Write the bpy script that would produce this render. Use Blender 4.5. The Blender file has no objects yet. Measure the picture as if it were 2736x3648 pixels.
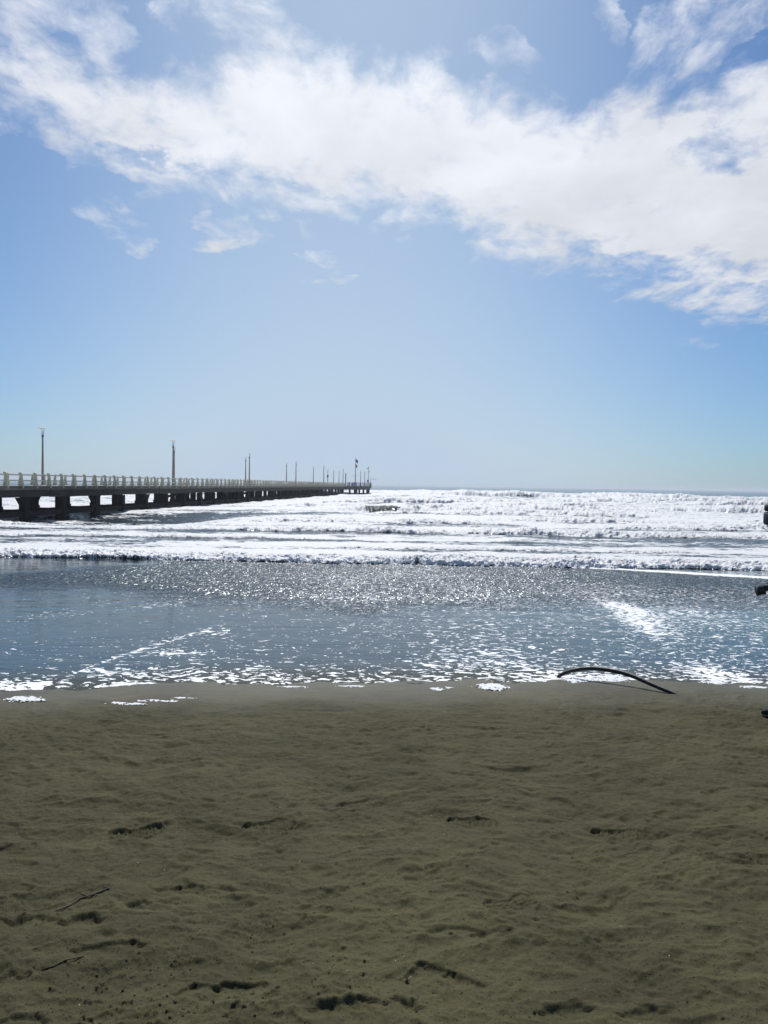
import bpy, bmesh, math, random
import numpy as np
from mathutils import Vector, Matrix, Euler

R = math.radians
random.seed(7)
S = bpy.context.scene
COL = S.collection

# ------------------------------------------------------------------ camera
EYE = 2.55
FPX = 2766.0
cam_d = bpy.data.cameras.new('camera')
cam = bpy.data.objects.new('camera', cam_d); COL.objects.link(cam)
CM = Matrix.Translation((0, 0, EYE)) @ Matrix.Rotation(R(90 - 1.99), 4, 'X') @ Matrix.Rotation(R(0.93), 4, 'Z')
cam.matrix_world = CM
cam_d.sensor_fit = 'VERTICAL'; cam_d.sensor_height = 36.0
cam_d.lens = FPX / 3648.0 * 36.0
cam_d.clip_start = 0.05; cam_d.clip_end = 60000
S.camera = cam
CM3 = np.array(CM.to_3x3())

def ray(px, py):
    v = CM3 @ np.array([(px - 1368) / FPX, -(py - 1824) / FPX, -1.0])
    return v / np.linalg.norm(v)
def azel(px, py):
    v = ray(px, py)
    return math.atan2(v[0], v[1]), math.asin(v[2])

# ------------------------------------------------------------------ sun, exposure
HAZE = .00035
SUN_EL, SUN_AZ = 52.0, -3.0            # azimuth measured from +Y towards +X
sd = bpy.data.lights.new('sun', 'SUN'); sd.energy = 4.5; sd.angle = R(0.53); sd.color = (1.0, 0.965, 0.91)
so = bpy.data.objects.new('sun', sd); COL.objects.link(so)
sv = Vector((math.sin(R(SUN_AZ)) * math.cos(R(SUN_EL)), math.cos(R(SUN_AZ)) * math.cos(R(SUN_EL)), math.sin(R(SUN_EL))))
so.rotation_euler = sv.to_track_quat('Z', 'Y').to_euler(); so.location = sv * 100
S.view_settings.view_transform = 'Standard'; S.view_settings.look = 'None'
S.view_settings.exposure = 0.0; S.view_settings.gamma = 1.0

# ------------------------------------------------------------------ node helpers
class NT:
    def __init__(self, tree):
        self.t = tree; tree.nodes.clear()
    def n(self, typ, **kw):
        nd = self.t.nodes.new(typ)
        for k, v in kw.items(): setattr(nd, k, v)
        return nd
    def link(self, a, b): self.t.links.new(a, b)
    def _in(self, sock, v):
        if v is None: return
        if isinstance(v, bpy.types.NodeSocket): self.link(v, sock)
        else: sock.default_value = v
    def math(self, op, a, b=None, c=None, clamp=False):
        nd = self.n('ShaderNodeMath', operation=op, use_clamp=clamp)
        self._in(nd.inputs[0], a); self._in(nd.inputs[1], b); self._in(nd.inputs[2], c)
        return nd.outputs[0]
    def vmath(self, op, a, b=None, scale=None):
        nd = self.n('ShaderNodeVectorMath', operation=op)
        self._in(nd.inputs[0], a); self._in(nd.inputs[1], b)
        if scale is not None: self._in(nd.inputs['Scale'], scale)
        return nd.outputs['Value'] if op in ('DOT_PRODUCT', 'LENGTH') else nd.outputs[0]
    def xyz(self, x, y, z):
        nd = self.n('ShaderNodeCombineXYZ')
        for s, v in zip(nd.inputs, (x, y, z)): self._in(s, v)
        return nd.outputs[0]
    def noise(self, vec, scale, detail=4, rough=0.5, dist=0.0, lac=2.0, col=False):
        nd = self.n('ShaderNodeTexNoise'); self._in(nd.inputs['Vector'], vec)
        nd.inputs['Scale'].default_value = scale; nd.inputs['Detail'].default_value = detail
        nd.inputs['Roughness'].default_value = rough; nd.inputs['Distortion'].default_value = dist
        nd.inputs['Lacunarity'].default_value = lac
        return nd.outputs['Color'] if col else nd.outputs['Fac']
    def smooth(self, v, a, b, lo=0.0, hi=1.0):
        nd = self.n('ShaderNodeMapRange', interpolation_type='SMOOTHSTEP')
        self._in(nd.inputs['Value'], v); self._in(nd.inputs['From Min'], a); self._in(nd.inputs['From Max'], b)
        self._in(nd.inputs['To Min'], lo); self._in(nd.inputs['To Max'], hi)
        return nd.outputs[0]
    def mix(self, f, a, b, blend='MIX'):
        nd = self.n('ShaderNodeMix', data_type='RGBA', blend_type=blend)
        self._in(nd.inputs[0], f)
        for s, v in ((nd.inputs[6], a), (nd.inputs[7], b)):
            if isinstance(v, tuple): s.default_value = v if len(v) == 4 else (*v, 1)
            else: self._in(s, v)
        return nd.outputs[2]

# ------------------------------------------------------------------ world
W = bpy.data.worlds.new('World'); S.world = W; W.use_nodes = True
w = NT(W.node_tree)
sky = w.n('ShaderNodeTexSky', sky_type='NISHITA', sun_disc=False)
sky.sun_elevation = R(SUN_EL); sky.sun_rotation = R(SUN_AZ)
sky.air_density = 1.0; sky.dust_density = 0.4; sky.ozone_density = 2.0; sky.altitude = 0
tc = w.n('ShaderNodeTexCoord')
dirv = w.vmath('NORMALIZE', tc.outputs['Generated'])
sep = w.n('ShaderNodeSeparateXYZ'); w.link(dirv, sep.inputs[0])
dx, dy, dz = sep.outputs
az = w.math('ARCTAN2', dx, dy)
el = w.math('ARCSINE', dz)
zc = w.math('ADD', w.math('MAXIMUM', dz, 0.0), 0.16)
px_ = w.math('DIVIDE', dx, zc); py_ = w.math('DIVIDE', dy, zc)
pl = w.xyz(px_, py_, 0.0)
warp = w.vmath('SCALE', w.vmath('SUBTRACT', w.noise(pl, 2.2, 3, 0.5, col=True), (0.5, 0.5, 0.5)), scale=0.22)
plw = w.vmath('ADD', pl, warp)
n_big = w.noise(plw, 2.6, 11, 0.62)
plr = w.vmath('MULTIPLY', plw, (1.5, 0.9, 1.0))
n_fine = w.noise(plr, 9.0, 8, 0.60, 0.1)
n = w.math('ADD', w.math('MULTIPLY', n_big, 0.55), w.math('MULTIPLY', n_fine, 0.45))
wv = w.n('ShaderNodeSeparateXYZ'); w.link(w.vmath('SUBTRACT', w.noise(pl, 4.5, 7, 0.62, col=True), (0.5, 0.5, 0.5)), wv.inputs[0])
az_true, el_true = az, el
az = w.math('ADD', az, w.math('MULTIPLY', wv.outputs[0], 0.16))
el = w.math('ADD', el, w.math('MULTIPLY', wv.outputs[1], 0.12))
def edge_curve(pts, lo, hi):
    """pts: pixel list -> el(az) through a float curve; az in [-.75,.75]"""
    nd = w.n('ShaderNodeFloatCurve')
    w.link(w.math('MULTIPLY_ADD', az, 1 / 1.5, 0.5, clamp=True), nd.inputs['Value'])
    c = nd.mapping.curves[0]
    P = []
    for p in pts:
        a, e = azel(p[0] * 2736 / 1659, p[1] * 2736 / 1659)
        P.append((a / 1.5 + 0.5, (e - lo) / (hi - lo)))
    P = [(0.0, P[0][1])] + P + [(1.0, P[-1][1])]
    while len(c.points) < len(P): c.points.new(0.5, 0.5)
    for q, p in zip(c.points, P): q.location = p
    nd.mapping.update()
    return w.math('MULTIPLY_ADD', nd.outputs[0], hi - lo, lo)
low = edge_curve([(0, 225), (80, 285), (190, 350), (300, 420), (420, 440), (600, 465), (800, 465), (950, 505), (1100, 550), (1250, 600), (1400, 640), (1659, 690)], 0.0, 1.0)
high = edge_curve([(0, 120), (100, 105), (230, 150), (330, 135), (450, 125), (560, 75), (700, 75), (860, 120), (1000, 140), (1150, 165), (1280, 200), (1400, 140), (1550, 125), (1659, 110)], 0.0, 1.0)
d1 = w.math('SUBTRACT', el, low); d2 = w.math('SUBTRACT', high, el)
b = w.math('MULTIPLY', w.math('SUBTRACT', w.math('MINIMUM', w.math('SUBTRACT', d1, 0.002), w.math('SUBTRACT', d2, 0.010)), 0.0), 17.0)
b = w.math('MINIMUM', w.math('MAXIMUM', b, -2.4), 1.15)
def blob(b, px, py, rx, ry, amp=1.0, sub=False, rot=0.0):
    a, e = azel(px * 2736 / 1659, py * 2736 / 1659); k = 1659 / 2736 * FPX
    ux = w.math('SUBTRACT', az, a); uy = w.math('SUBTRACT', el, e)
    ca, sa = math.cos(rot), math.sin(rot)
    vx = w.math('MULTIPLY', w.math('ADD', w.math('MULTIPLY', ux, ca), w.math('MULTIPLY', uy, sa)), k / rx)
    vy = w.math('MULTIPLY', w.math('SUBTRACT', w.math('MULTIPLY', uy, ca), w.math('MULTIPLY', ux, sa)), k / ry)
    m = w.math('SUBTRACT', 1.0, w.math('ADD', w.math('MULTIPLY', vx, vx), w.math('MULTIPLY', vy, vy)))
    if sub:
        return w.math('SUBTRACT', b, w.math('MULTIPLY', w.math('MAXIMUM', m, 0.0), amp))
    m = w.math('MAXIMUM', m, -2.0)
    return w.math('MAXIMUM', b, w.math('MINIMUM', w.math('MULTIPLY', m, amp), w.math('MULTIPLY', m, 0.85)))
for q in [(500, 525, 66, 28, .32), (712, 567, 48, 14, .30), (165, 312, 45, 22, .25), (250, 480, 75, 40, .22, -.5),
          (60, 50, 95, 55, .12, .5), (210, 65, 80, 50, .16, -.6), (520, 30, 115, 75, .40, -.35), (400, 15, 60, 35, .2),
          (1080, 130, 70, 24, .05),
          (1440, 65, 85, 45, .18, .5), (1530, 100, 55, 40, .12, .6), (1310, 40, 30, 60, .10), (1570, 20, 80, 40, .04),
          (20, 265, 60, 35, .12)]:
    b = blob(b, *q[:5], rot=q[5] if len(q) > 5 else 0.0)
for q in [(1560, 320, 100, 55, 1.0), (1460, 225, 70, 26, .35), (1500, 560, 210, 26, .6, -.03), (1330, 545, 120, 18, .45),
          (330, 345, 120, 14, .45, -.1), (215, 375, 60, 22, .7), (640, 400, 80, 16, .3, -.1), (80, 380, 90, 60, .6), (1010, 165, 60, 30, .4), (1640, 620, 60, 20, .3)]:
    b = blob(b, *q[:5], sub=True, rot=q[5] if len(q) > 5 else 0.0)
dens = w.math('ADD', b, w.math('MULTIPLY', w.math('SUBTRACT', n, 0.5), 4.6))
cl = w.smooth(dens, -0.30, 0.95)
# thin veil so the whole sky is a little milky near the bank
sdot = w.vmath('DOT_PRODUCT', dirv, tuple(sv))
glow = w.math('POWER', w.math('MAXIMUM', sdot, 0.0), 7.0)
body = w.smooth(w.noise(plw, 3.3, 7, 0.55), 0.3, 0.75)
cb = w.math('ADD', w.math('MULTIPLY', glow, 5.0), w.math('MULTIPLY_ADD', body, 1.5, 6.1))
cloudcol = w.vmath('MULTIPLY', w.xyz(cb, cb, cb), (0.975, 1.005, 1.075))
skyc = w.vmath('MULTIPLY', sky.outputs[0], (0.72, 0.85, 0.97))
# air thickened by sea spray: pale near the horizon and in a wide lobe below the sun
az, el = az_true, el_true
elc = w.math('MAXIMUM', el, 0.0)
hz = w.math('EXPONENT', w.math('MULTIPLY', elc, -4.2))
daz = w.math('DIVIDE', w.math('SUBTRACT', az, R(SUN_AZ)), 0.37)
lobe = w.math('EXPONENT', w.math('MULTIPLY', w.math('MULTIPLY', daz, daz), -1.0))
veil = w.math('MULTIPLY', hz, w.math('MULTIPLY_ADD', lobe, 0.70, 0.20))
veil = w.math('ADD', veil, w.math('MULTIPLY', lobe, w.math('MULTIPLY_ADD', glow, 0.35, 0.30)), clamp=True)
skyc = w.mix(w.math('MULTIPLY', w.math('SUBTRACT', 1.0, lobe), 0.92), skyc, w.vmath('MULTIPLY', skyc, (0.36, 0.62, 0.84)))
skyc = w.mix(veil, skyc, (5.1, 6.3, 7.7))
skyf = w.mix(w.math('MULTIPLY', cl, 0.97), skyc, cloudcol)
bg = w.n('ShaderNodeBackground'); bg.inputs[1].default_value = 0.10
w.link(skyf, bg.inputs[0])
wo = w.n('ShaderNodeOutputWorld'); w.link(bg.outputs[0], wo.inputs[0])

# ------------------------------------------------------------------ vector noise
_rng = np.random.default_rng(11)
_perm = _rng.permutation(4096); _perm = np.concatenate([_perm, _perm])
_ang = _rng.random(4096) * 2 * np.pi
_gx, _gy = np.cos(_ang), np.sin(_ang)
def perlin(x, y, seed=0):
    xi = np.floor(x).astype(np.int64); yi = np.floor(y).astype(np.int64)
    xf = x - xi; yf = y - yi
    u = xf * xf * xf * (xf * (xf * 6 - 15) + 10); v = yf * yf * yf * (yf * (yf * 6 - 15) + 10)
    def g(ix, iy, fx, fy):
        h = _perm[(_perm[(ix + seed * 131) & 4095] + iy) & 4095]
        return _gx[h] * fx + _gy[h] * fy
    a = g(xi, yi, xf, yf); b_ = g(xi + 1, yi, xf - 1, yf)
    c = g(xi, yi + 1, xf, yf - 1); d = g(xi + 1, yi + 1, xf - 1, yf - 1)
    return (a + u * (b_ - a) + v * ((c + u * (d - c)) - (a + u * (b_ - a)))) * 1.5
def fbm(x, y, oct=4, rough=0.5, seed=0):
    s = 0; a = 1; t = 0
    for o in range(oct):
        s = s + a * perlin(x * 2 ** o + 17.3 * o, y * 2 ** o - 9.1 * o, seed + o); t += a; a *= rough
    return s / t
def billow(x, y, oct=4, rough=0.55, seed=0):
    s = 0; a = 1; t = 0
    for o in range(oct):
        s = s + a * np.abs(perlin(x * 2 ** o + 7.3 * o, y * 2 ** o - 3.1 * o, seed + o)); t += a; a *= rough
    return s / t
def sstep(a, b, v):
    t = np.clip((v - a) / (b - a), 0, 1); return t * t * (3 - 2 * t)

# ------------------------------------------------------------------ beach profile and pixel -> ground
def zb(Y):
    Y = np.asarray(Y, float)
    k = 0.7
    t = (Y - 3.6) / k
    sp = k * np.logaddexp(0, t)
    z = 1.05 - 0.0492 * sp
    return np.where(Y > 25, np.minimum(z, 1.05 - 0.0492 * (Y - 3.6) - 0.02 * (Y - 25)), z)
def ground(px, py):
    d = ray(px, py); lo, hi = 0.5, 400.0
    for _ in range(60):
        m = (lo + hi) / 2
        zz = EYE + d[2] * m / d[1]
        if zz > max(float(zb(m)), 0.0): lo = m
        else: hi = m
    return np.array([d[0] / d[1] * lo, lo])
EDGE = np.array([ground(*p) for p in [(-250, 2470), (0, 2457), (250, 2452), (577, 2430), (800, 2440), (990, 2440), (1250, 2436), (1650, 2424), (1980, 2426), (2310, 2430), (2500, 2436), (2736, 2441), (3000, 2450)]])
def edge(X):
    return np.interp(X, EDGE[:, 0], EDGE[:, 1]) + 0.10 * perlin(X * .9, X * 0 + 8.3, 7) + 0.07 * perlin(X * 1.9, X * 0 + 3.3, 5) + 0.025 * perlin(X * 6, X * 0 + 1.3, 6)

def grid_mesh(name, X, Y, Z, attrs=None):
    nr, nc = X.shape
    me = bpy.data.meshes.new(name)
    co = np.stack([X, Y, Z], -1).reshape(-1, 3).astype(np.float32)
    idx = np.arange(nr * nc).reshape(nr, nc)
    q = np.stack([idx[:-1, :-1], idx[:-1, 1:], idx[1:, 1:], idx[1:, :-1]], -1).reshape(-1, 4)
    nf = len(q)
    me.vertices.add(len(co)); me.vertices.foreach_set('co', co.ravel())
    me.loops.add(nf * 4); me.loops.foreach_set('vertex_index', q.ravel().astype(np.int32))
    me.polygons.add(nf); me.polygons.foreach_set('loop_start', np.arange(0, nf * 4, 4, dtype=np.int32))
    me.polygons.foreach_set('loop_total', np.full(nf, 4, np.int32))
    me.polygons.foreach_set('use_smooth', np.ones(nf, bool))
    for k, v in (attrs or {}).items():
        a = me.attributes.new(k, 'FLOAT', 'POINT'); a.data.foreach_set('value', v.reshape(-1).astype(np.float32))
    me.update(calc_edges=True)
    return me

def tag(o, label=None, cat=None, group=None, kind=None):
    if label: o['label'] = label
    if cat: o['category'] = cat
    if group: o['group'] = group
    if kind: o['kind'] = kind
    return o

def mat(name):
    m = bpy.data.materials.new(name); m.use_nodes = True
    return m, NT(m.node_tree)
def finish(m, t, shader, disp=None):
    o = t.n('ShaderNodeOutputMaterial'); t.link(shader, o.inputs[0]); return m

# ------------------------------------------------------------------ sand
def sand_material():
    m, t = mat('wet_sand')
    g = t.n('ShaderNodeNewGeometry'); P = g.outputs['Position']
    a = t.n('ShaderNodeAttribute', attribute_name='wet')
    n1 = t.noise(P, 1.3, 6, 0.6, 0.5); n2 = t.noise(t.vmath('MULTIPLY', P, (1.0, 2.6, 1.0)), 4.5, 6, 0.62, 0.8); n3 = t.noise(P, 420, 2, 0.6)
    n4 = t.noise(P, 90, 3, 0.7)
    f = t.math('ADD', t.math('MULTIPLY', n1, 0.5), t.math('MULTIPLY', n2, 0.5))
    c = t.mix(t.smooth(f, 0.35, 0.65), (0.031, 0.0305, 0.0140), (0.076, 0.0715, 0.033))
    c = t.mix(t.smooth(n3, 0.3, 0.72), t.mix(0.42, c, (0.018, 0.017, 0.014)), t.mix(0.15, c, (0.20, 0.175, 0.09)))
    c = t.mix(t.math('MULTIPLY', t.smooth(n4, 0.45, 0.7), 0.25), c, (0.115, 0.100, 0.045))
    c = t.mix(t.math('MULTIPLY', a.outputs['Fac'], .12), c, (0.022, 0.020, 0.012))
    grain = t.n('ShaderNodeTexVoronoi'); t.link(P, grain.inputs['Vector']); grain.inputs['Scale'].default_value = 260
    pick = t.n('ShaderNodeSeparateColor'); t.link(grain.outputs['Color'], pick.inputs[0])
    c = t.mix(t.math("GREATER_THAN", pick.outputs[1], 0.975), c, (0.012, 0.011, 0.010))
    bs = t.n('ShaderNodeBsdfPrincipled'); t.link(c, bs.inputs['Base Color'])
    t.link(t.math('MULTIPLY_ADD', a.outputs['Fac'], -0.34, 0.82), bs.inputs['Roughness'])
    t.link(t.math('MULTIPLY_ADD', a.outputs['Fac'], 0.12, 0.10), bs.inputs['Specular IOR Level'])
    h = t.math('ADD', t.math('MULTIPLY', n3, 0.0011), t.math('MULTIPLY', n4, 0.0022))
    bp = t.n('ShaderNodeBump'); bp.inputs['Strength'].default_value = 0.9; bp.inputs['Distance'].default_value = 1.0
    t.link(h, bp.inputs['Height']); t.link(bp.outputs[0], bs.inputs['Normal'])
    return finish(m, t, bs.outputs[0])
M_SAND = sand_material()

def sand_height(X, Y):
    near = 1 - sstep(-1.5, 0.1, Y - edge(X))
    damp = 0.07 + 0.93 * near
    far = sstep(40, 6, np.abs(X)) * 0.7 + 0.3
    wx = X + 0.22 * fbm(X * 1.5, Y * 1.5, 3, .5, 40); wy = Y + 0.16 * fbm(X * 1.5, Y * 1.5, 3, .5, 44)
    h = 0.026 * fbm(wx * 0.9, wy * 1.3, 3, 0.5, 1)
    h += 0.022 * (0.5 - np.abs(fbm(wx * 1.9, wy * 3.2, 3, 0.5, 9)) * 2)
    h += 0.0055 * (0.5 - np.abs(fbm(X * 11 + 3, Y * 13 - 5, 3, 0.55, 29)) * 2)
    h += 0.009 * (0.5 - np.abs(fbm(wx * 6.5 + wy * 2.5, wy * 9.0 - wx * 2.0, 3, 0.55, 19)) * 2)
    h += 0.0013 * fbm(X * 40, Y * 40, 2, 0.6, 23)
    return h * damp * far
# prints: (px, py) heel, (px, py) toe, strength, tread
PRINTS = [((385, 2974), (592, 2949), 1.0, 1), ((858, 2946), (1052, 2938), .75, 1), ((1200, 2868), (1378, 2858), .45, 1),
          ((1590, 2916), (1776, 2942), .95, 1), ((2102, 2962), (2303, 2988), .9, 1), ((-60, 3045), (138, 3022), .45, 1), ((2655, 3056), (2860, 3090), .5, 1),
          ((1725, 3240), (1915, 3215), .55, 1)]
SCUFF = [((585, 3168), (700, 3160), .045, .030), ((720, 3172), (810, 3166), .045, .024), ((150, 2868), (330, 2860), .035, .014), ((1560, 3325), (1660, 3322), .045, .028),
         ((1705, 3335), (1795, 3318), .04, .02), ((1440, 3500), (1500, 3455), .03, .020), ((1500, 3452), (1600, 3462), .028, .018), ((1600, 3465), (1705, 3510), .028, .02),
         ((635, 3530), (690, 3495), .022, .022), ((690, 3495), (770, 3500), .018, .018), ((790, 3500), (925, 3495), .035, .034), ((1145, 3590), (1290, 3585), .05, .036),
         ((250, 3300), (325, 3275), .05, .040), ((60, 3290), (150, 3287), .06, .034), ((300, 3390), (480, 3362), .045, .034), ((478, 3218), (508, 3212), .035, .026),
         ((1400, 3590), (1460, 3600), .05, .032), ((1960, 3600), (2060, 3590), .05, .026), ((2240, 3610), (2330, 3590), .05, .028), ((650, 3115), (700, 3080), .03, .018),
         ((1110, 3182), (1190, 3178), .045, .018), ((520, 3020), (600, 3018), .03, .014), ((680, 3025), (745, 3032), .03, .010), ((1270, 2700), (1380, 2690), .04, .008),
         ((800, 2838), (850, 2830), .04, .012), ((250, 2610), (310, 2607), .05, .010), ((1060, 3300), (1150, 3240), .03, .012), ((820, 3320), (915, 3350), .05, .012),
         ((1930, 3285), (2030, 3300), .045, .018), ((2360, 3260), (2470, 3262), .05, .014), ((640, 3430), (760, 3420), .04, .012), ((0, 3500), (40, 3480), .05, .03),
         ((40, 3640), (130, 3640), .05, .03), ((330, 3630), (410, 3600), .03, .02), ((1880, 2920), (1960, 2925), .045, .012), ((2440, 2905), (2530, 2895), .05, .012),
         ((2050, 3030), (2180, 3045), .05, .014), ((1990, 2680), (2080, 2690), .05, .009), ((430, 2730), (520, 2724), .05, .012), ((950, 2960), (1040, 2966), .04, .01)]
def imprint(X, Y, H):
    def local(px0, px1):
        A = ground(*px0); B = ground(*px1); L = np.linalg.norm(B - A); d = (B - A) / L
        return A, L, d
    for a, b_, s, tr in PRINTS:
        A, L, d = local(a, b_)
        c = (A + d * L / 2)
        sel = (np.abs(X - c[0]) < .35) & (np.abs(Y - c[1]) < .3)
        if not sel.any(): continue
        x = X[sel] - A[0]; y = Y[sel] - A[1]
        l = (x * d[0] + y * d[1]) / L; wv = (-x * d[1] + y * d[0])
        lc = np.clip(l, 0, 1)
        hw = 1.15 * np.interp(lc, [0, .06, .18, .35, .5, .68, .82, .94, 1], [.012, .028, .036, .030, .034, .046, .045, .030, .008])
        e = hw - np.abs(wv + .006 * np.sin(l * 5)); e = np.where((l < 0) | (l > 1), -.03, e)
        inside = sstep(-.002, .007, e)
        rim = np.exp(-((e + .010) / .009) ** 2) * (1 - inside)
        depth = .0155 * s * (0.75 + .35 * np.sin(lc * 4 + 1))
        lin = np.exp(-(((wv / .017) % 1 - .5) / .16) ** 2) * .55 + np.exp(-(((l * L / .030) % 1 - .5) / .12) ** 2) * .55
        tread = np.clip(lin, 0, 1) * .012 * s * sstep(.004, .010, e)
        H[sel] += -depth * inside + tread + .005 * s * rim + 0.0015 * s * rim * perlin(X[sel] * 60, Y[sel] * 60, 3)
    for a, b_, wd, dp in SCUFF:
        A, L, d = local(a, b_)
        c = A + d * L / 2; rr = L / 2 + wd * 3
        sel = (np.abs(X - c[0]) < rr) & (np.abs(Y - c[1]) < rr)
        if not sel.any(): continue
        jit = .006 * fbm(X[sel] * 22, Y[sel] * 22, 3, .6, 71)
        x = X[sel] - A[0]; y = Y[sel] - A[1]
        l = np.clip(x * d[0] + y * d[1], 0, L)
        vx = x - l * d[0]; vy = y - l * d[1]
        dist = np.sqrt(vx * vx + vy * vy) + jit
        # steep on the far side, gentle on the near side
        wloc = np.where(vy > 0, wd * .38, wd * 1.15)
        prof = 1 - sstep(.25, 1.15, dist / wloc)
        rim = np.exp(-((dist / wloc - 1.5) / .35) ** 2)
        dp *= .34; H[sel] += -dp * prof + dp * .16 * rim
    rr = np.random.default_rng(5)
    for k in range(140):
        py = 2520 + 1150 * rr.random() ** 0.8; px = rr.random() * 2900 - 80
        g_ = ground(px, py); r = .0028 + .0026 * rr.random() ** 2
        sel = (np.abs(X - g_[0]) < .05) & (np.abs(Y - g_[1]) < .05)
        q = np.sqrt(((X[sel] - g_[0]) / 1.3) ** 2 + (Y[sel] - g_[1]) ** 2)
        H[sel] += -.007 * (1 - sstep(r * .5, r * 1.4, q)) + .002 * np.exp(-((q - 2 * r) / r) ** 2)
    return H
CLODS = [(330, 3560, 330, 130), (80, 3260, 150, 70), (620, 3420, 230, 60), (1230, 3520, 160, 110), (820, 3560, 200, 80), (560, 3600, 400, 60), (930, 3330, 130, 70), (1440, 3590, 80, 40), (200, 3460, 260, 50)]

def build_sand():
    us = np.concatenate([-np.geomspace(6, .66, 26)[:-1], np.linspace(-.66, .66, 1250), np.geomspace(.66, 6, 26)[1:]])
    Ys = [np.linspace(-60, 0, 20)[:-1], np.linspace(0, 1.7, 24)[:-1]]
    y = 1.7; fine = []
    while y < 8.6: fine.append(y); y *= 1.0017
    while y < 60: fine.append(y); y *= 1.02
    Y1 = np.concatenate(Ys + [np.array(fine), [90., 200.]])
    wv = np.maximum(Y1, 1.7)
    U, YY = np.meshgrid(us, Y1); WW = np.repeat(wv[:, None], len(us), 1)
    core = np.clip(U, -.66, .66); ext = U - core
    X = core * WW + ext * (WW + 40)
    Z = zb(YY) + np.where(YY < 0, -YY * 0.01, 0)
    msk = YY > -8
    H = np.zeros_like(Z)
    H[msk] = sand_height(X[msk], YY[msk])
    band = (YY > 1.5) & (YY < 8.6) & (np.abs(X) < 7)
    i0, i1 = np.where(band.any(1))[0][[0, -1]]
    Xb, Yb, Hb = X[i0:i1 + 1].copy(), YY[i0:i1 + 1].copy(), H[i0:i1 + 1].copy()
    # crumbly patches
    for (cx, cy, rx, ry) in CLODS:
        c = ground(cx, cy); e1 = abs(ground(cx + rx, cy)[0] - c[0]); e2 = abs(ground(cx, cy - ry)[1] - c[1])
        mk = np.clip(1 - ((Xb - c[0]) / e1) ** 2 - ((Yb - c[1]) / e2) ** 2, 0, 1)
        s2 = mk > 0
        nn = fbm(Xb[s2] * 26, Yb[s2] * 26, 4, .65, 31)
        Hb[s2] += .006 * sstep(.15, .45, nn) * mk[s2] ** .6
    H[i0:i1 + 1] = imprint(Xb, Yb, Hb)
    ed = edge(X)
    wet = np.clip(sstep(-1.3, 0.1, YY - ed), 0, 1)
    wet = np.clip(wet + .25 * fbm(X * 1.1, YY * 2.0, 3, .5, 61) * (wet > .02), 0, 1)
    me = grid_mesh('beach_sand', X, YY, Z + H, {'wet': wet})
    me.materials.append(M_SAND)
    o = bpy.data.objects.new('beach_sand', me); COL.objects.link(o)
    tag(o, 'grey-green wet sand beach with footprints', kind='structure')
    return X, YY, Z + H
SX, SY, SZ = build_sand()
def sand_z(x, y):
    r = int(np.clip(np.searchsorted(SY[:, 0], y), 1, len(SY) - 1)); c = int(np.clip(np.searchsorted(SX[r], x), 1, SX.shape[1] - 1))
    return float(SZ[r, c])

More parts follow.
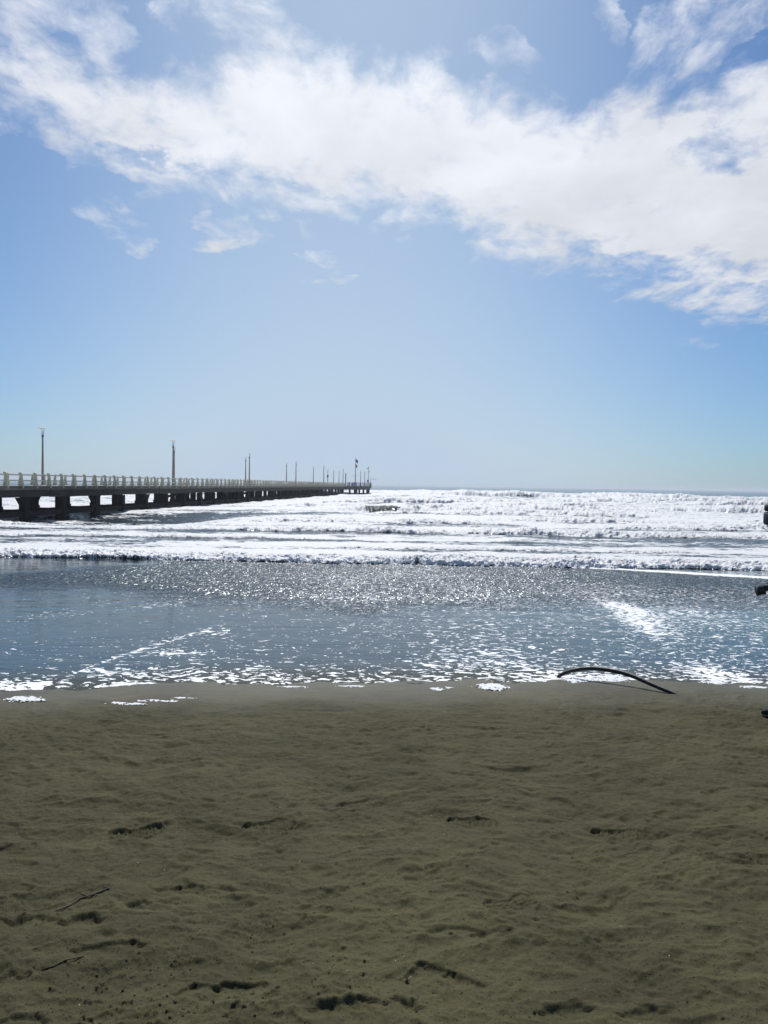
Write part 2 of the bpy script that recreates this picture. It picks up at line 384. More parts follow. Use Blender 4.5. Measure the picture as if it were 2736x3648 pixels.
# ------------------------------------------------------------------ sea
def sea_material():
    m, t = mat('sea_water')
    g = t.n('ShaderNodeNewGeometry'); P = g.outputs['Position']
    at = lambda nm: t.n('ShaderNodeAttribute', attribute_name=nm).outputs['Fac']
    cov, surf, glit, green = at('cov'), at('surf'), at('glit'), at('green')
    P2 = t.vmath('MULTIPLY', P, (1, 1, 0.0))
    wrp = t.vmath('SCALE', t.vmath('SUBTRACT', t.noise(P2, 3.0, 2, .5, col=True), (.5, .5, .5)), scale=0.35)
    Pw = t.vmath('ADD', P2, wrp)
    fleck = t.noise(t.vmath('MULTIPLY', Pw, (0.75, 1.0, 1.0)), 15.5, 3, .5, 0.2)
    fleck2 = t.noise(t.vmath('MULTIPLY', P2, (0.8, 1.0, 1.0)), 45, 2, .5)
    fleck = t.math('ADD', t.math('MULTIPLY', fleck, .80), t.math('MULTIPLY', fleck2, .20))
    st1 = t.noise(t.vmath('MULTIPLY', Pw, (0.26, 1.0, 1.0)), 1.4, 7, .66, 0.5)
    st2 = t.noise(t.vmath('MULTIPLY', Pw, (0.5, 1.0, 1.0)), 5.5, 5, .6, 0.4)
    streak = t.math('ADD', t.math('MULTIPLY', st1, .55), t.math('MULTIPLY', st2, .45))
    f1 = t.smooth(t.math('ADD', fleck, cov), 0.992, 1.008)
    f2 = t.smooth(t.math('ADD', streak, cov), 0.985, 1.045)
    foam = t.math('ADD', t.math('MULTIPLY', f1, t.math('SUBTRACT', 1.0, surf)), t.math('MULTIPLY', f2, surf), clamp=True)
    # water
    wc = t.mix(green, (0.016, 0.028, 0.036), (0.018, 0.026, 0.015))
    thin = at('thin')
    wc = t.mix(t.math('MULTIPLY', thin, .95), wc, (0.055, 0.050, 0.024))
    wt = t.n('ShaderNodeBsdfPrincipled'); t.link(wc, wt.inputs['Base Color'])
    t.link(t.math('MULTIPLY_ADD', thin, -.38, .5), wt.inputs['Specular IOR Level'])
    wt.inputs['IOR'].default_value = 1.19; wt.inputs['Specular Tint'].default_value = (.60, .84, 1.0, 1)
    t.link(t.math('MULTIPLY_ADD', glit, 0.16, 0.09), wt.inputs['Roughness'])
    r1 = t.noise(t.vmath('MULTIPLY', P2, (0.5, 1.0, 1.0)), 2.2, 4, .55, .3)
    r2 = t.noise(t.vmath('MULTIPLY', P2, (0.6, 1.0, 1.0)), 12, 4, .6)
    hh = t.math('ADD', t.math('MULTIPLY', t.math('MULTIPLY', r1, t.math('MULTIPLY_ADD', surf, .10, .012)), 1.0), t.math('MULTIPLY', r2, t.math('MULTIPLY_ADD', surf, .022, .0022)))
    bp = t.n('ShaderNodeBump'); bp.inputs['Strength'].default_value = 1.0; bp.inputs['Distance'].default_value = 1.0
    t.link(hh, bp.inputs['Height'])
    # facetted capillary ripples where the backwash wrinkles
    vo = t.n('ShaderNodeTexVoronoi'); t.link(t.vmath('MULTIPLY', P2, (1.0, .15, 1.0)), vo.inputs['Vector']); vo.inputs['Scale'].default_value = 68
    cv = t.vmath('SUBTRACT', vo.outputs['Color'], (.5, .64, .5))
    cv = t.vmath('MULTIPLY', cv, (.70, 1.10, 0.0))
    cv = t.vmath('SCALE', cv, scale=t.math('MULTIPLY', glit, 0.95))
    nrm = t.vmath('NORMALIZE', t.vmath('ADD', bp.outputs[0], cv))
    t.link(nrm, wt.inputs['Normal'])
    # foam
    fm = t.n('ShaderNodeBsdfPrincipled')
    fb = t.noise(P, 38, 4, .65); fb2 = t.noise(P, 7, 5, .6)
    fc = t.mix(t.smooth(fb, .3, .7), (.72, .75, .77), (.88, .89, .90))
    t.link(fc, fm.inputs['Base Color']); fm.inputs['Roughness'].default_value = .6
    tl = t.n('ShaderNodeBsdfTranslucent'); t.link(fc, tl.inputs[0])
    bf = t.n('ShaderNodeBump'); bf.inputs['Strength'].default_value = .8; bf.inputs['Distance'].default_value = 1.0
    fh = t.math('ADD', t.math('MULTIPLY', fb, t.math('MULTIPLY_ADD', surf, .006, .0015)), t.math('MULTIPLY', fb2, t.math('MULTIPLY', surf, .035)))
    fh = t.math('ADD', fh, t.math('MULTIPLY', foam, t.math('MULTIPLY_ADD', surf, .02, .003)))
    t.link(fh, bf.inputs['Height']); t.link(bf.outputs[0], fm.inputs['Normal']); t.link(bf.outputs[0], tl.inputs['Normal'])
    fmx = t.n('ShaderNodeMixShader'); t.link(t.math('MULTIPLY', surf, .22), fmx.inputs[0]); t.link(fm.outputs[0], fmx.inputs[1]); t.link(tl.outputs[0], fmx.inputs[2])
    mx = t.n('ShaderNodeMixShader'); t.link(foam, mx.inputs[0]); t.link(wt.outputs[0], mx.inputs[1]); t.link(fmx.outputs[0], mx.inputs[2])
    return finish(m, t, mx.outputs[0])
M_SEA = sea_material()

# rollers: (Y at X=0, dY/dX, meander, amplitude, front width, back length, lump size, foam tail, meander scale)
# (Y at X=0, dY/dX, meander, amplitude, front width, back length, lump size, foam tail, meander scale, X centre, half length)
ROLL = [
    (25.3, -.055, .75, .36, 1.3, 1.7, .20, 2.4, .16, 0, 999),
    (31.0, -.02, 1.0, .10, .7, 1.2, .22, 1.3, .2, 6, 9),
    (35.5, .03, 1.2, .12, .8, 1.5, .25, 1.3, .15, -9, 9),
    (42.0, -.01, 1.6, .36, 1.3, 2.2, .32, 2.8, .11, 7, 22),
    (47.0, .02, 1.6, .34, 1.3, 2.2, .36, 3.0, .11, -22, 13),
    (74.0, .00, 1.6, .80, 1.9, 3.2, .5, 3.5, .06, 2, 11),
]
_r = random.Random(21)
for k in range(46):
    y_ = 50 * (5.6 ** ((k + _r.random()) / 46))
    xc_ = (_r.random() - .42) * 1.25 * y_
    a_ = min(1.35, .30 + .0085 * (y_ - 40)) * (.6 + .6 * _r.random())
    fw_ = 1.2 + .018 * y_
    ROLL.append((y_, (_r.random() - .5) * .16, .05 * y_, a_, fw_, 1.6 + .028 * y_, .26 + .0045 * y_, 1.5 + .03 * y_, 3.2 / y_, xc_, y_ * (.06 + .16 * _r.random())))
def build_sea():
    us = np.concatenate([-np.geomspace(5, .64, 30)[:-1], np.linspace(-.64, .64, 1300), np.geomspace(.64, 5, 30)[1:]])
    rows = []; y = 5.6
    while y < 22.5: rows.append(y); y *= 1.006
    while y < 33: rows.append(y); y += .04
    while y < 60: rows.append(y); y *= 1.0028
    while y < 330: rows.append(y); y *= 1.0045
    while y < 900: rows.append(y); y *= 1.012
    while y < 8000: rows.append(y); y *= 1.05
    rows.append(8000.)
    Y1 = np.array(rows)
    U, Y = np.meshgrid(us, Y1)
    core = np.clip(U, -.64, .64); X = core * Y + (U - core) * (Y + 60)
    base = np.maximum(zb(Y), -.0) ; base = 0.03 * np.logaddexp(zb(Y) / 0.03, 0)
    ed = edge(X)
    s_ed = Y - ed
    film = np.clip(s_ed * .02, -.03, .010) + .012 * sstep(0.5, 8, s_ed)
    surf = sstep(22.8, 26.0, Y - (-.055 * X) + .6 * fbm(X * .3, Y * .1, 2, .5, 3))
    H = base + film
    H += .010 * sstep(1.0, 6, s_ed) * fbm(X * .8, Y * 1.6, 3, .5, 81) * (1 - surf)
    # swash: low relief of the sheet
    cov = np.zeros_like(H)
    # ---------------- surf chop
    amp = .08 + .34 * sstep(25, 140, Y)
    chop = fbm(X * .55 / (1 + Y / 90), Y * 1.1 / (1 + Y / 90), 5, .58, 101)
    H += surf * amp * chop * (1 - .3 * sstep(400, 1500, Y))
    swell = .20 * sstep(80, 200, Y) * perlin(X * .015, Y * .06, 77) + .25 * sstep(150, 400, Y) * perlin(X * .02, Y * .045, 78) * (1 - sstep(2500, 5000, Y))
    H += swell
    covs = .55 + .20 * fbm(X * .07, Y * .30, 4, .6, 121) + .10 * fbm(X * .4, Y * 1.2, 3, .6, 125)
    covs -= .012 * sstep(26, 30, Y) * (1 - sstep(45, 75, Y)) - .12 * fbm(X * .5, Y * 2.6, 4, .65, 127) * sstep(26, 30, Y) * (1 - sstep(60, 90, Y))
    covs += .06 * sstep(45, 120, Y) - .06 * sstep(24, 34, Y) * (1 - sstep(34, 60, Y))
    def gpool(cx, cy, rx, ry):
        c = ground(cx, cy); return np.exp(-((X - c[0]) / rx) ** 2 - ((Y - c[1]) / ry) ** 2)
    pool = np.clip(gpool(820, 1822, 9, 8) + gpool(1080, 1820, 5, 6) * .7, 0, 1)
    pool2 = np.clip(gpool(400, 1845, 7.5, 8) + .5 * gpool(640, 1835, 4, 5), 0, 1)
    covs -= .17 * pool + .17 * pool2
    Dp = X - (-27.9 + .088 * Y)
    nearp = np.where(Dp < 5, 1.0, np.exp(-((Dp - 5) / 7) ** 2)) * sstep(-16, -9, Dp) * sstep(48, 60, Y) * (1 - sstep(190, 240, Y))
    calm = (1 - np.clip(pool + pool2, 0, 1) * .8) * (1 - .75 * nearp)
    H -= (.25 * np.maximum(H, 0) + .12) * nearp
    H -= .52 * pool2
    DY = np.zeros_like(H)
    green = np.zeros_like(H)
    i = 0
    for (Y0, sl, mea, A, fw, bl, lump, tail, ms, xc, hl) in ROLL:
        i += 1; band = (Y[:, 0] > Y0 - mea * 2 - fw * 6 - abs(sl) * Y0 * .9 - 3) & (Y[:, 0] < Y0 + mea * 2 + bl * 8 + abs(sl) * Y0 * .9 + 3)
        if hl > 900: band[:] = True
        r0, r1 = np.where(band)[0][[0, -1]]
        FX, FY = X, Y; X_, Y_ = X[r0:r1 + 1], Y[r0:r1 + 1]; H_, DY_, cv_, gr_ = H[r0:r1 + 1], DY[r0:r1 + 1], covs[r0:r1 + 1], green[r0:r1 + 1]; cm_ = calm[r0:r1 + 1]
        yc = Y0 + sl * (X_ - (xc if hl < 900 else 0)) + mea * fbm(X_ * ms, X_ * 0 + i * 5.5, 5, .6, 200 + i)
        am = A * cm_ * np.clip(.66 + (.55 if i == 1 else 1.1) * fbm(X_ * ms * 1.6 + 50, Y_ * ms * .5 + i * 2.2, 4, .55, 220 + i), .10, 1.35)
        am = am * np.exp(-np.clip(np.abs((X_ - sl * 0 - xc) / hl), 0, 6) ** 2.5)
        s = Y_ - yc
        sel = (s > -fw * 4) & (s < bl * 7) & (am > .02 * A)
        if not sel.any(): continue
        wn = np.clip(am / (A * .5), 0, 1)[sel]
        s_ = s[sel]; a_ = am[sel]; x_ = X_[sel]; y_ = Y_[sel]
        # breaking front is ragged
        rag = (.45 * fw + .30 * lump) * fbm(x_ / lump * .8, y_ / lump * .3, 4, .6, 240 + i)
        fr = np.clip((s_ + rag + fw) / (1.1 * fw), 0, 1); fr = .35 * sstep(0, .35, fr) + .65 * sstep(0, 1, fr)
        bk = np.exp(-np.maximum(s_, 0) / bl)
        broke = sstep(-.52, -.30, fbm(x_ * ms * 3, x_ * 0 + i * 9.1, 3, .5, 260 + i) + .22)
        if i == 6:   # green unbroken face right of the pier head
            broke *= 1 - .97 * np.exp(-((x_ - 0.0) / 1.7) ** 4)
        if i > 6: broke = np.maximum(broke, 0) if True else broke
        hh = a_ * fr * bk
        f = sstep(0, .25, fr) * np.exp(-np.maximum(s_, 0) / tail)
        fb_ = f * broke * wn
        lmp = (.55 * billow(x_ / lump * .8, y_ / lump * .7, 3, .6, 280 + i) + .45 * billow(x_ / lump * 3.1, y_ / lump * 2.4, 5, .72, 290 + i)) * 2.1
        hh += (fb_ + .25 * bk * fr) * lump * (.34 if i < 7 else .28) * min(1.0, A / .3) ** .5 * (lmp - .55) * (.4 + .6 * cm_[sel])
        H_[sel] += hh
        DY_[sel] -= .22 * fw * fr * bk + .22 * lump * fb_ * (lmp - .4)
        face = np.exp(-((s_ + .45 * fw) / (.5 * fw)) ** 2); cv_[sel] -= .16 * np.exp(-((s_ + rag + .95 * fw) / (.22 * fw)) ** 2) * wn * sstep(-.1, .5, fbm(x_ * ms * 14, y_ * 0 + i, 2, .5, 31 + i))
        cv_[sel] -= .05 * wn * sstep(-fw * 3.5, -fw * 1.6, s_ + rag) * (1 - sstep(-fw * 1.2, -fw * .8, s_ + rag)); cv_[sel] += .30 * fb_ * (.4 + .6 * cm_[sel]) + .12 * bk * fr - .75 * face * (1 - broke) * wn
        cv_[sel] -= .50 * (fr * np.exp(-np.maximum(s_, 0) / (fw * 1.5))) * (1 - broke) * wn
        gr_[sel] += np.clip(face + fr * np.exp(-np.maximum(s_, 0) / (fw * 2)), 0, 1) * (1 - broke)
    # thin water in front of the first roller: lower foam
    yc0 = 24.6 - .055 * X
    # outer sea: white caps thin out
    wc = fbm(X / 12 * (1 + 0 * Y), Y / 5.0, 4, .6, 301)
    outer = sstep(230, 420, Y)
    outer = np.clip(outer + .55 * sstep(8, 90, X) * sstep(120, 260, Y), 0, 1)
    crest = fbm(X * .13, Y * .30, 4, .6, 331) * calm; covs -= .22 * sstep(.12, .42, crest) * sstep(60, 110, Y); H += .35 * np.clip(crest, 0, 1) * sstep(60, 130, Y) * (1 - sstep(350, 700, Y))
    covs = covs * (1 - outer) + outer * (.33 + .36 * wc)
    covs = covs * (1 - sstep(900, 2500, Y)) + .17 * sstep(900, 2500, Y)
    # ---------------- swash foam
    def px_blob(cx, cy, rx, ry, amp, rot=0):
        c = ground(cx, cy); k1 = abs(ground(cx + rx, cy)[0] - c[0]); k2 = abs(ground(cx, cy - ry)[1] - c[1]); k3 = abs(ground(cx, cy + ry)[1] - c[1])
        dx_ = X - c[0] - rot * (Y - c[1]); dy_ = Y - c[1]
        kk = np.where(dy_ > 0, k2, k3)
        return amp * np.exp(-(dx_ / k1) ** 2 - (dy_ / kk) ** 2)
    cs = .368 + .05 * fbm(X * .5, Y * .35, 3, .5, 131)
    cs += .045 * np.exp(-((s_ed - .2) / .55) ** 2) + .035 * sstep(-1, 3, X) * (1 - sstep(4, 6, s_ed))
    cs -= .05 * sstep(0, -6, X) * sstep(1.5, 4, s_ed)
    cs += px_blob(2235, 2175, 62, 30, .18) + px_blob(2290, 2225, 60, 32, .14) + px_blob(2340, 2270, 50, 25, .08) + px_blob(2440, 2185, 120, 18, .07) + px_blob(2500, 2240, 220, 40, .02)
    cs += px_blob(2520, 2400, 90, 30, .10) + px_blob(2650, 2425, 70, 14, .10) + px_blob(1700, 2360, 300, 50, .07) + px_blob(2100, 2420, 150, 16, .18)
    cs += px_blob(60, 2450, 160, 22, .16) + px_blob(420, 2400, 160, 18, .12, -1.0) + px_blob(620, 2330, 110, 14, .11) + px_blob(900, 2410, 240, 26, .05) + px_blob(470, 2440, 120, 10, .14)
    # curving foam lines left by the last waves
    for (pts, amp_, wd) in [([(0, 2465), (200, 2430), (330, 2375), (560, 2300), (720, 2255)], .12, .10), ([(150, 2200), (400, 2180), (600, 2160)], .06, .12), ([(1050, 2440), (1400, 2420), (1750, 2440), (1950, 2425)], .05, .14)]:
        G = np.array([ground(*p) for p in pts]); xx = np.linspace(G[0, 0], G[-1, 0], 60); yy = np.interp(xx, G[:, 0], G[:, 1])
        yl = np.interp(X, xx, yy); ok = (X > xx[0] - .3) & (X < xx[-1] + .3)
        cs += np.where(ok, amp_ * np.exp(-((Y - yl + .08 * fbm(X * 2, Y * .2, 2, .5, 9)) / (wd * (1 + .8 * np.abs(Y - 6)))) ** 2), 0)
    cs -= .30 * sstep(0.02, -.05, s_ed)
    # leading white line of the bore that runs ahead of the first roller
    G = np.array([ground(*p) for p in [(-400, 1982), (0, 1985), (577, 1984), (1100, 1992), (1649, 2006), (2200, 2032), (2736, 2063), (3200, 2080)]])
    yl = np.interp(X, G[:, 0], G[:, 1]) + .12 * fbm(X * .8, X * 0, 3, .5, 55)
    ln = np.exp(-((Y - yl) / .22) ** 2)
    cs += .55 * ln * (.75 + .5 * perlin(X * .9, X * 0 + 2, 8)) + .06 * sstep(0, .4, Y - yl)
    H += .025 * np.exp(-((Y - yl) / .15) ** 2) + .03 * sstep(-.05, .3, Y - yl)
    zone = sstep(10.5, 13, Y) * (1 - sstep(-.2, .3, Y - yl))
    cs += zone * (.05 * np.exp(-((X - .3) / 4.5) ** 2) + .035 * sstep(1, 5, X) * (1 - sstep(15, 19, Y)))  # foam flecks, with extra white at the centre standing in for sun glitter
    cs = np.where(cs > .50, .50 + .10 * np.tanh((cs - .50) / .10), cs)
    cs += .3 * ln * np.clip(.75 + .5 * perlin(X * .9, X * 0 + 2, 8), 0, 1)
    cov = cs * (1 - surf) + covs * surf
    # glitter: strong in the wrinkled sheet, from about 11 m to the bore line
    gy0 = np.interp(X / Y * FPX + 1368, [-200, 0, 330, 700, 1300, 1900, 2736], [14.2, 13.2, 13.8, 12.4, 11.2, 12.6, 12.8])
    gy1 = np.interp(X / Y * FPX + 1368, [-200, 0, 300, 560, 680, 3000], [17.0, 17.5, 19.5, 22.0, 60., 60.])
    gn = .8 * fbm(X * .5, Y * .6, 3, .5, 91)
    gn2 = 1.4 * fbm(X * 1.2, Y * 3.0, 4, .6, 94)
    glit = sstep(-1.2, 3.2, Y - gy0 + gn + gn2) * (1 - sstep(-1.5, 1.8, Y - gy1 + gn * 2 + gn2)) * (1 - sstep(-.3, .2, Y - yl))
    glit = np.clip(glit + .10 * (1 - sstep(9, 13, Y)) * 0, 0, 1)
    glit = glit * (1 - surf * .5)
    me = grid_mesh('sea', X, Y + DY, H, {'cov': cov, 'surf': surf, 'glit': glit, 'green': np.clip(green, 0, 1), 'thin': 1 - sstep(.05, 1.1, s_ed + .25 * fbm(X * 1.5, Y * 2, 3, .5, 17))})
    me.materials.append(M_SEA)
    o = bpy.data.objects.new('sea', me); COL.objects.link(o)
    tag(o, 'rough sea with rows of white breakers and a thin sheet of backwash', kind='structure')
build_sea()

# ------------------------------------------------------------------ simple materials
def simple(name, col, rough=.6, metal=0., var=.25, scale=6., bump=.0, spec=.5, stretch=(1, 1, 1), col2=None):
    m, t = mat(name)
    tcn = t.n('ShaderNodeTexCoord'); v = t.vmath('MULTIPLY', tcn.outputs['Object'], stretch)
    nz = t.noise(v, scale, 6, .62, .3); nz2 = t.noise(v, scale * 7, 4, .6)
    f = t.math('ADD', t.math('MULTIPLY', nz, .65), t.math('MULTIPLY', nz2, .35))
    dk = col2 or tuple(c * (1 - var) for c in col)
    lt = tuple(min(1, c * (1 + var * .6)) for c in col)
    c = t.mix(t.smooth(f, .34, .66), dk, lt)
    bs = t.n('ShaderNodeBsdfPrincipled'); t.link(c, bs.inputs['Base Color'])
    bs.inputs['Roughness'].default_value = rough; bs.inputs['Metallic'].default_value = metal; bs.inputs['Specular IOR Level'].default_value = spec
    if bump:
        bp = t.n('ShaderNodeBump'); bp.inputs['Distance'].default_value = bump; t.link(f, bp.inputs['Height']); t.link(bp.outputs[0], bs.inputs['Normal'])
    return finish(m, t, bs.outputs[0])
M_CONC = simple('pier_concrete', (.12, .12, .10), .9, var=.45, scale=1.3, bump=.02, stretch=(1, .4, 2))
M_CONC_D = simple('pier_concrete_dark', (.028, .029, .025), .9, var=.55, scale=1.5, bump=.02, stretch=(1, .4, 2))  # same concrete in a darker tone, for the edge beams
M_PILE = simple('pile_concrete_dark', (.005, .0055, .006), .9, var=.5, scale=3, bump=.02, spec=.25)  # near-black concrete for piles, caps, ties and braces
M_BAL = simple('cream_balustrade', (.50, .48, .36), .8, var=.28, scale=4, bump=.01)
M_RAIL = simple('pale_rail', (.62, .60, .52), .7, var=.2, scale=2)
M_DECK = simple('deck_slab', (.50, .48, .43), .85, var=.2, scale=1)
M_POLE = simple('tan_lamp_pole', (.26, .22, .17), .55, var=.2, scale=3)
M_STEEL = simple('grey_steel', (.35, .37, .38), .4, metal=.7, var=.2)
M_DARK = simple('dark_paint', (.03, .03, .035), .5, var=.2)
M_BLUE = simple('blue_sign_paint', (.02, .06, .22), .5, var=.15)
M_GREYSIGN = simple('pale_board', (.7, .45, .45), .6, var=.1)
m, t = mat('lamp_glass'); gl = t.n('ShaderNodeBsdfPrincipled'); gl.inputs['Base Color'].default_value = (.9, .93, .95, 1); gl.inputs['Transmission Weight'].default_value = .9; gl.inputs['Roughness'].default_value = .15; M_GLASS = finish(m, t, gl.outputs[0])

# ------------------------------------------------------------------ mesh helpers
def bm_box(bm, x0, x1, y0, y1, z0, z1, bev=0):
    vs = [bm.verts.new(p) for p in [(x0, y0, z0), (x1, y0, z0), (x1, y1, z0), (x0, y1, z0), (x0, y0, z1), (x1, y0, z1), (x1, y1, z1), (x0, y1, z1)]]
    fs = [bm.faces.new([vs[i] for i in f]) for f in [(0, 3, 2, 1), (4, 5, 6, 7), (0, 1, 5, 4), (1, 2, 6, 5), (2, 3, 7, 6), (3, 0, 4, 7)]]
    if bev:
        es = list({e for f in fs for e in f.edges})
        bmesh.ops.bevel(bm, geom=es, offset=bev, segments=2, affect='EDGES', profile=.5)
def bm_lathe(bm, prof, n=12, cx=0, cy=0):
    rings = []
    for r, z in prof:
        rings.append([bm.verts.new((cx + r * math.cos(2 * math.pi * k / n), cy + r * math.sin(2 * math.pi * k / n), z)) for k in range(n)])
    for a, b_ in zip(rings, rings[1:]):
        for k in range(n): bm.faces.new((a[k], a[(k + 1) % n], b_[(k + 1) % n], b_[k]))
    bm.faces.new(rings[0][::-1]); bm.faces.new(rings[-1])
def bm_tube(bm, pts, rad, n=8):
    pts = [Vector(p) for p in pts]; rings = []
    up = Vector((0, 0, 1))
    for i, p in enumerate(pts):
        d = (pts[min(i + 1, len(pts) - 1)] - pts[max(i - 1, 0)]).normalized()
        a = d.cross(up); a = d.cross(Vector((1, 0, 0))) if a.length < .05 else a
        a.normalize(); c = d.cross(a).normalized()
        r = rad[i] if isinstance(rad, (list, tuple)) else rad
        rings.append([bm.verts.new(p + a * (r * math.cos(2 * math.pi * k / n)) + c * (r * math.sin(2 * math.pi * k / n))) for k in range(n)])
    for a, b_ in zip(rings, rings[1:]):
        for k in range(n): bm.faces.new((a[k], a[(k + 1) % n], b_[(k + 1) % n], b_[k]))
    bm.faces.new(rings[0][::-1]); bm.faces.new(rings[-1])
def bm_prism(bm, poly, y0, y1):
    """poly in x-z, extruded along y"""
    a = [bm.verts.new((x, y0, z)) for x, z in poly]; b_ = [bm.verts.new((x, y1, z)) for x, z in poly]
    bm.faces.new(a); bm.faces.new(b_[::-1])
    n_ = len(poly)
    for k in range(n_): bm.faces.new((a[k], b_[k], b_[(k + 1) % n_], a[(k + 1) % n_]))
def bm_slab(bm, poly, z0, z1):
    a = [bm.verts.new((x, y, z0)) for x, y in poly]; b_ = [bm.verts.new((x, y, z1)) for x, y in poly]
    bm.faces.new(a[::-1]); bm.faces.new(b_)
    n_ = len(poly)
    for k in range(n_): bm.faces.new((a[k], a[(k + 1) % n_], b_[(k + 1) % n_], b_[k]))
def obj(name, bm, m, parent=None, smooth=False):
    bmesh.ops.recalc_face_normals(bm, faces=bm.faces)
    me = bpy.data.meshes.new(name); bm.to_mesh(me); bm.free(); me.materials.append(m)
    if smooth:
        for p in me.polygons: p.use_smooth = True
    o = bpy.data.objects.new(name, me); COL.objects.link(o)
    if parent: o.parent = parent
    return o
def empty(name, loc=(0, 0, 0), rz=0.):
    o = bpy.data.objects.new(name, None); COL.objects.link(o); o.location = loc; o.rotation_euler = (0, 0, rz); o.empty_display_size = .3
    return o
def BM(): return bmesh.new()
def children(o): return [c for c in bpy.data.objects if c.parent == o]
def copy_tree(o, kids=None, parent=None):
    c = o.copy(); COL.objects.link(c)
    if parent: c.parent = parent
    for ch in (children(o) if kids is None else kids): copy_tree(ch, None, c)
    return c

# ------------------------------------------------------------------ pier
SL = .088; NRM = math.sqrt(1 + SL * SL); RZ = -math.atan(SL)
PX0 = -27.9
DZ = EYE - .47      # deck level
WID = 5.5
def pier_w(lx, ly):   # pier local -> world xy
    c, s = math.cos(RZ), math.sin(RZ)
    return PX0 + c * lx - s * ly, s * lx + c * ly
pier = tag(empty('pier', (PX0, 0, 0), RZ), 'long concrete pier on dark piles running out from the left into the surf', 'pier')
Y0P, Y1P = 34.0, 203.5
bm = BM(); bm_box(bm, -WID, .02, Y0P, Y1P, DZ - .14, DZ); obj('deck', bm, M_DECK, pier)
for side in (0, 1):
    bm = BM()
    x0, x1 = (-.02, .10) if side == 0 else (-WID - .10, -WID + .02)
    yy = Y0P
    k = 0
    while yy < Y1P - 1:
        e = min(yy + 9.9, Y1P)
        bm_box(bm, x0, x1, yy, e - .05, DZ - .24, DZ + .03, .01); yy += 10; k += 1
    obj('kerb_slab', bm, M_CONC, pier)
    bm = BM(); bm_box(bm, x0 + .004, x1 - .004, Y0P, Y1P, DZ + .033, DZ + .055); obj('kerb_lit_strip', bm, M_RAIL, pier)  # pale strip added on the kerb to show its sunlit top
    bm = BM()
    x0, x1 = (-.33, -.05) if side == 0 else (-WID + .05, -WID + .33)
    yy = Y0P
    k = 0
    while yy < Y1P - 1:
        ln_ = 10.1
        dz = [.0, .02, -.01, .03][k % 4]
        e = min(yy + ln_ - .06, Y1P - .1)
        # beam with haunched ends
        zt, zbm = DZ - .243, DZ - .72 + dz
        poly = [(yy, zt), (yy, zbm + .12), (yy + .3, zbm), (e - .3, zbm), (e, zbm + .12), (e, zt)]
        a = [bm.verts.new((x0, p, q)) for p, q in poly]; b_ = [bm.verts.new((x1, p, q)) for p, q in poly]
        bm.faces.new(a); bm.faces.new(b_[::-1])
        for j in range(6): bm.faces.new((a[j], b_[j], b_[(j + 1) % 6], a[(j + 1) % 6]))
        yy += ln_; k += 1
    obj('edge_beam', bm, M_CONC_D, pier)
# piles, caps, ties
SP = 5.07
bents = [36.0 + SP * i for i in range(33)]
pile_me = None; cap_me = None
for i, y in enumerate(bents):
    for j, x in enumerate((-.30, -WID / 2, -WID + .30)):
        if pile_me is None:
            bm = BM()
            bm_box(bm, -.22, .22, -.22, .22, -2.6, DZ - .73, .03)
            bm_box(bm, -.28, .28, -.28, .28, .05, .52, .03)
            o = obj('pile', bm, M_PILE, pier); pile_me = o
        else:
            o = pile_me.copy(); COL.objects.link(o); o.parent = pier
        o.location = (x, y, 0)
    if cap_me is None:
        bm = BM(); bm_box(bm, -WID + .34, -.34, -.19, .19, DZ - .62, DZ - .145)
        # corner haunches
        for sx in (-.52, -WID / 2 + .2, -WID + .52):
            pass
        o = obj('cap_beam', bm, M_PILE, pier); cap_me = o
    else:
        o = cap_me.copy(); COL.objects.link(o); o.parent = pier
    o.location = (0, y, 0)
for x in (-.30, -WID + .30, -WID / 2):
    bm = BM()
    for i in range(len(bents) - 1):
        a, b_ = bents[i] + .305, bents[i + 1] - .305
        if x == -WID / 2 and i % 2: continue
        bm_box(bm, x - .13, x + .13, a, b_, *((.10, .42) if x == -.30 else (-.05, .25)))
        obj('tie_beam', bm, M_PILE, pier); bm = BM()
    bm.free()
rake = None
for i, y in enumerate(bents):
    if rake is None:
        bm = BM(); a = [bm.verts.new((x, q, DZ - .63)) for x, q in ((-1.75, 1.45), (-1.25, 1.45), (-1.25, 1.95), (-1.75, 1.95))]; b_ = [bm.verts.new((x, q, -2.4)) for x, q in ((-1.75, 1.45), (-1.25, 1.45), (-1.25, 1.95), (-1.75, 1.95))]
        bm.faces.new(a); bm.faces.new(b_[::-1])
        for j in range(4): bm.faces.new((a[j], b_[j], b_[(j + 1) % 4], a[(j + 1) % 4]))
        o = rake = obj('inner_pile', bm, M_PILE, pier)
    else:
        o = rake.copy(); COL.objects.link(o); o.parent = pier
    o.location = (0, y + (.25, 1.1, -.2, .6)[i % 4], 0)
bm = BM()
for i, y in enumerate(bents):   # transverse ties, diagonals and haunches
    bm_box(bm, -WID + .61, -.61, y - .12, y + .12, .05, .33)
    obj('cross_tie', bm, M_PILE, pier); bm = BM()
bm.free()
bm = BM()
for i, y in enumerate(bents):
    if i in (3, 5, 7, 12, 17):
        for x in (-.30, -WID + .30):
            for sg in (-1, 1):
                z1 = DZ - .735; k = .55
                p = [(y + sg * .255, z1), (y + sg * (.255 + k), z1), (y + sg * .255, z1 - k)]
                a = [bm.verts.new((x - .15, q, r)) for q, r in p]; c = [bm.verts.new((x + .15, q, r)) for q, r in p]
                bm.faces.new(a); bm.faces.new(c[::-1])
                for j in range(3): bm.faces.new((a[j], c[j], c[(j + 1) % 3], a[(j + 1) % 3]))
                obj('haunch', bm, M_PILE, pier); bm = BM()
bm.free()
bm = BM()
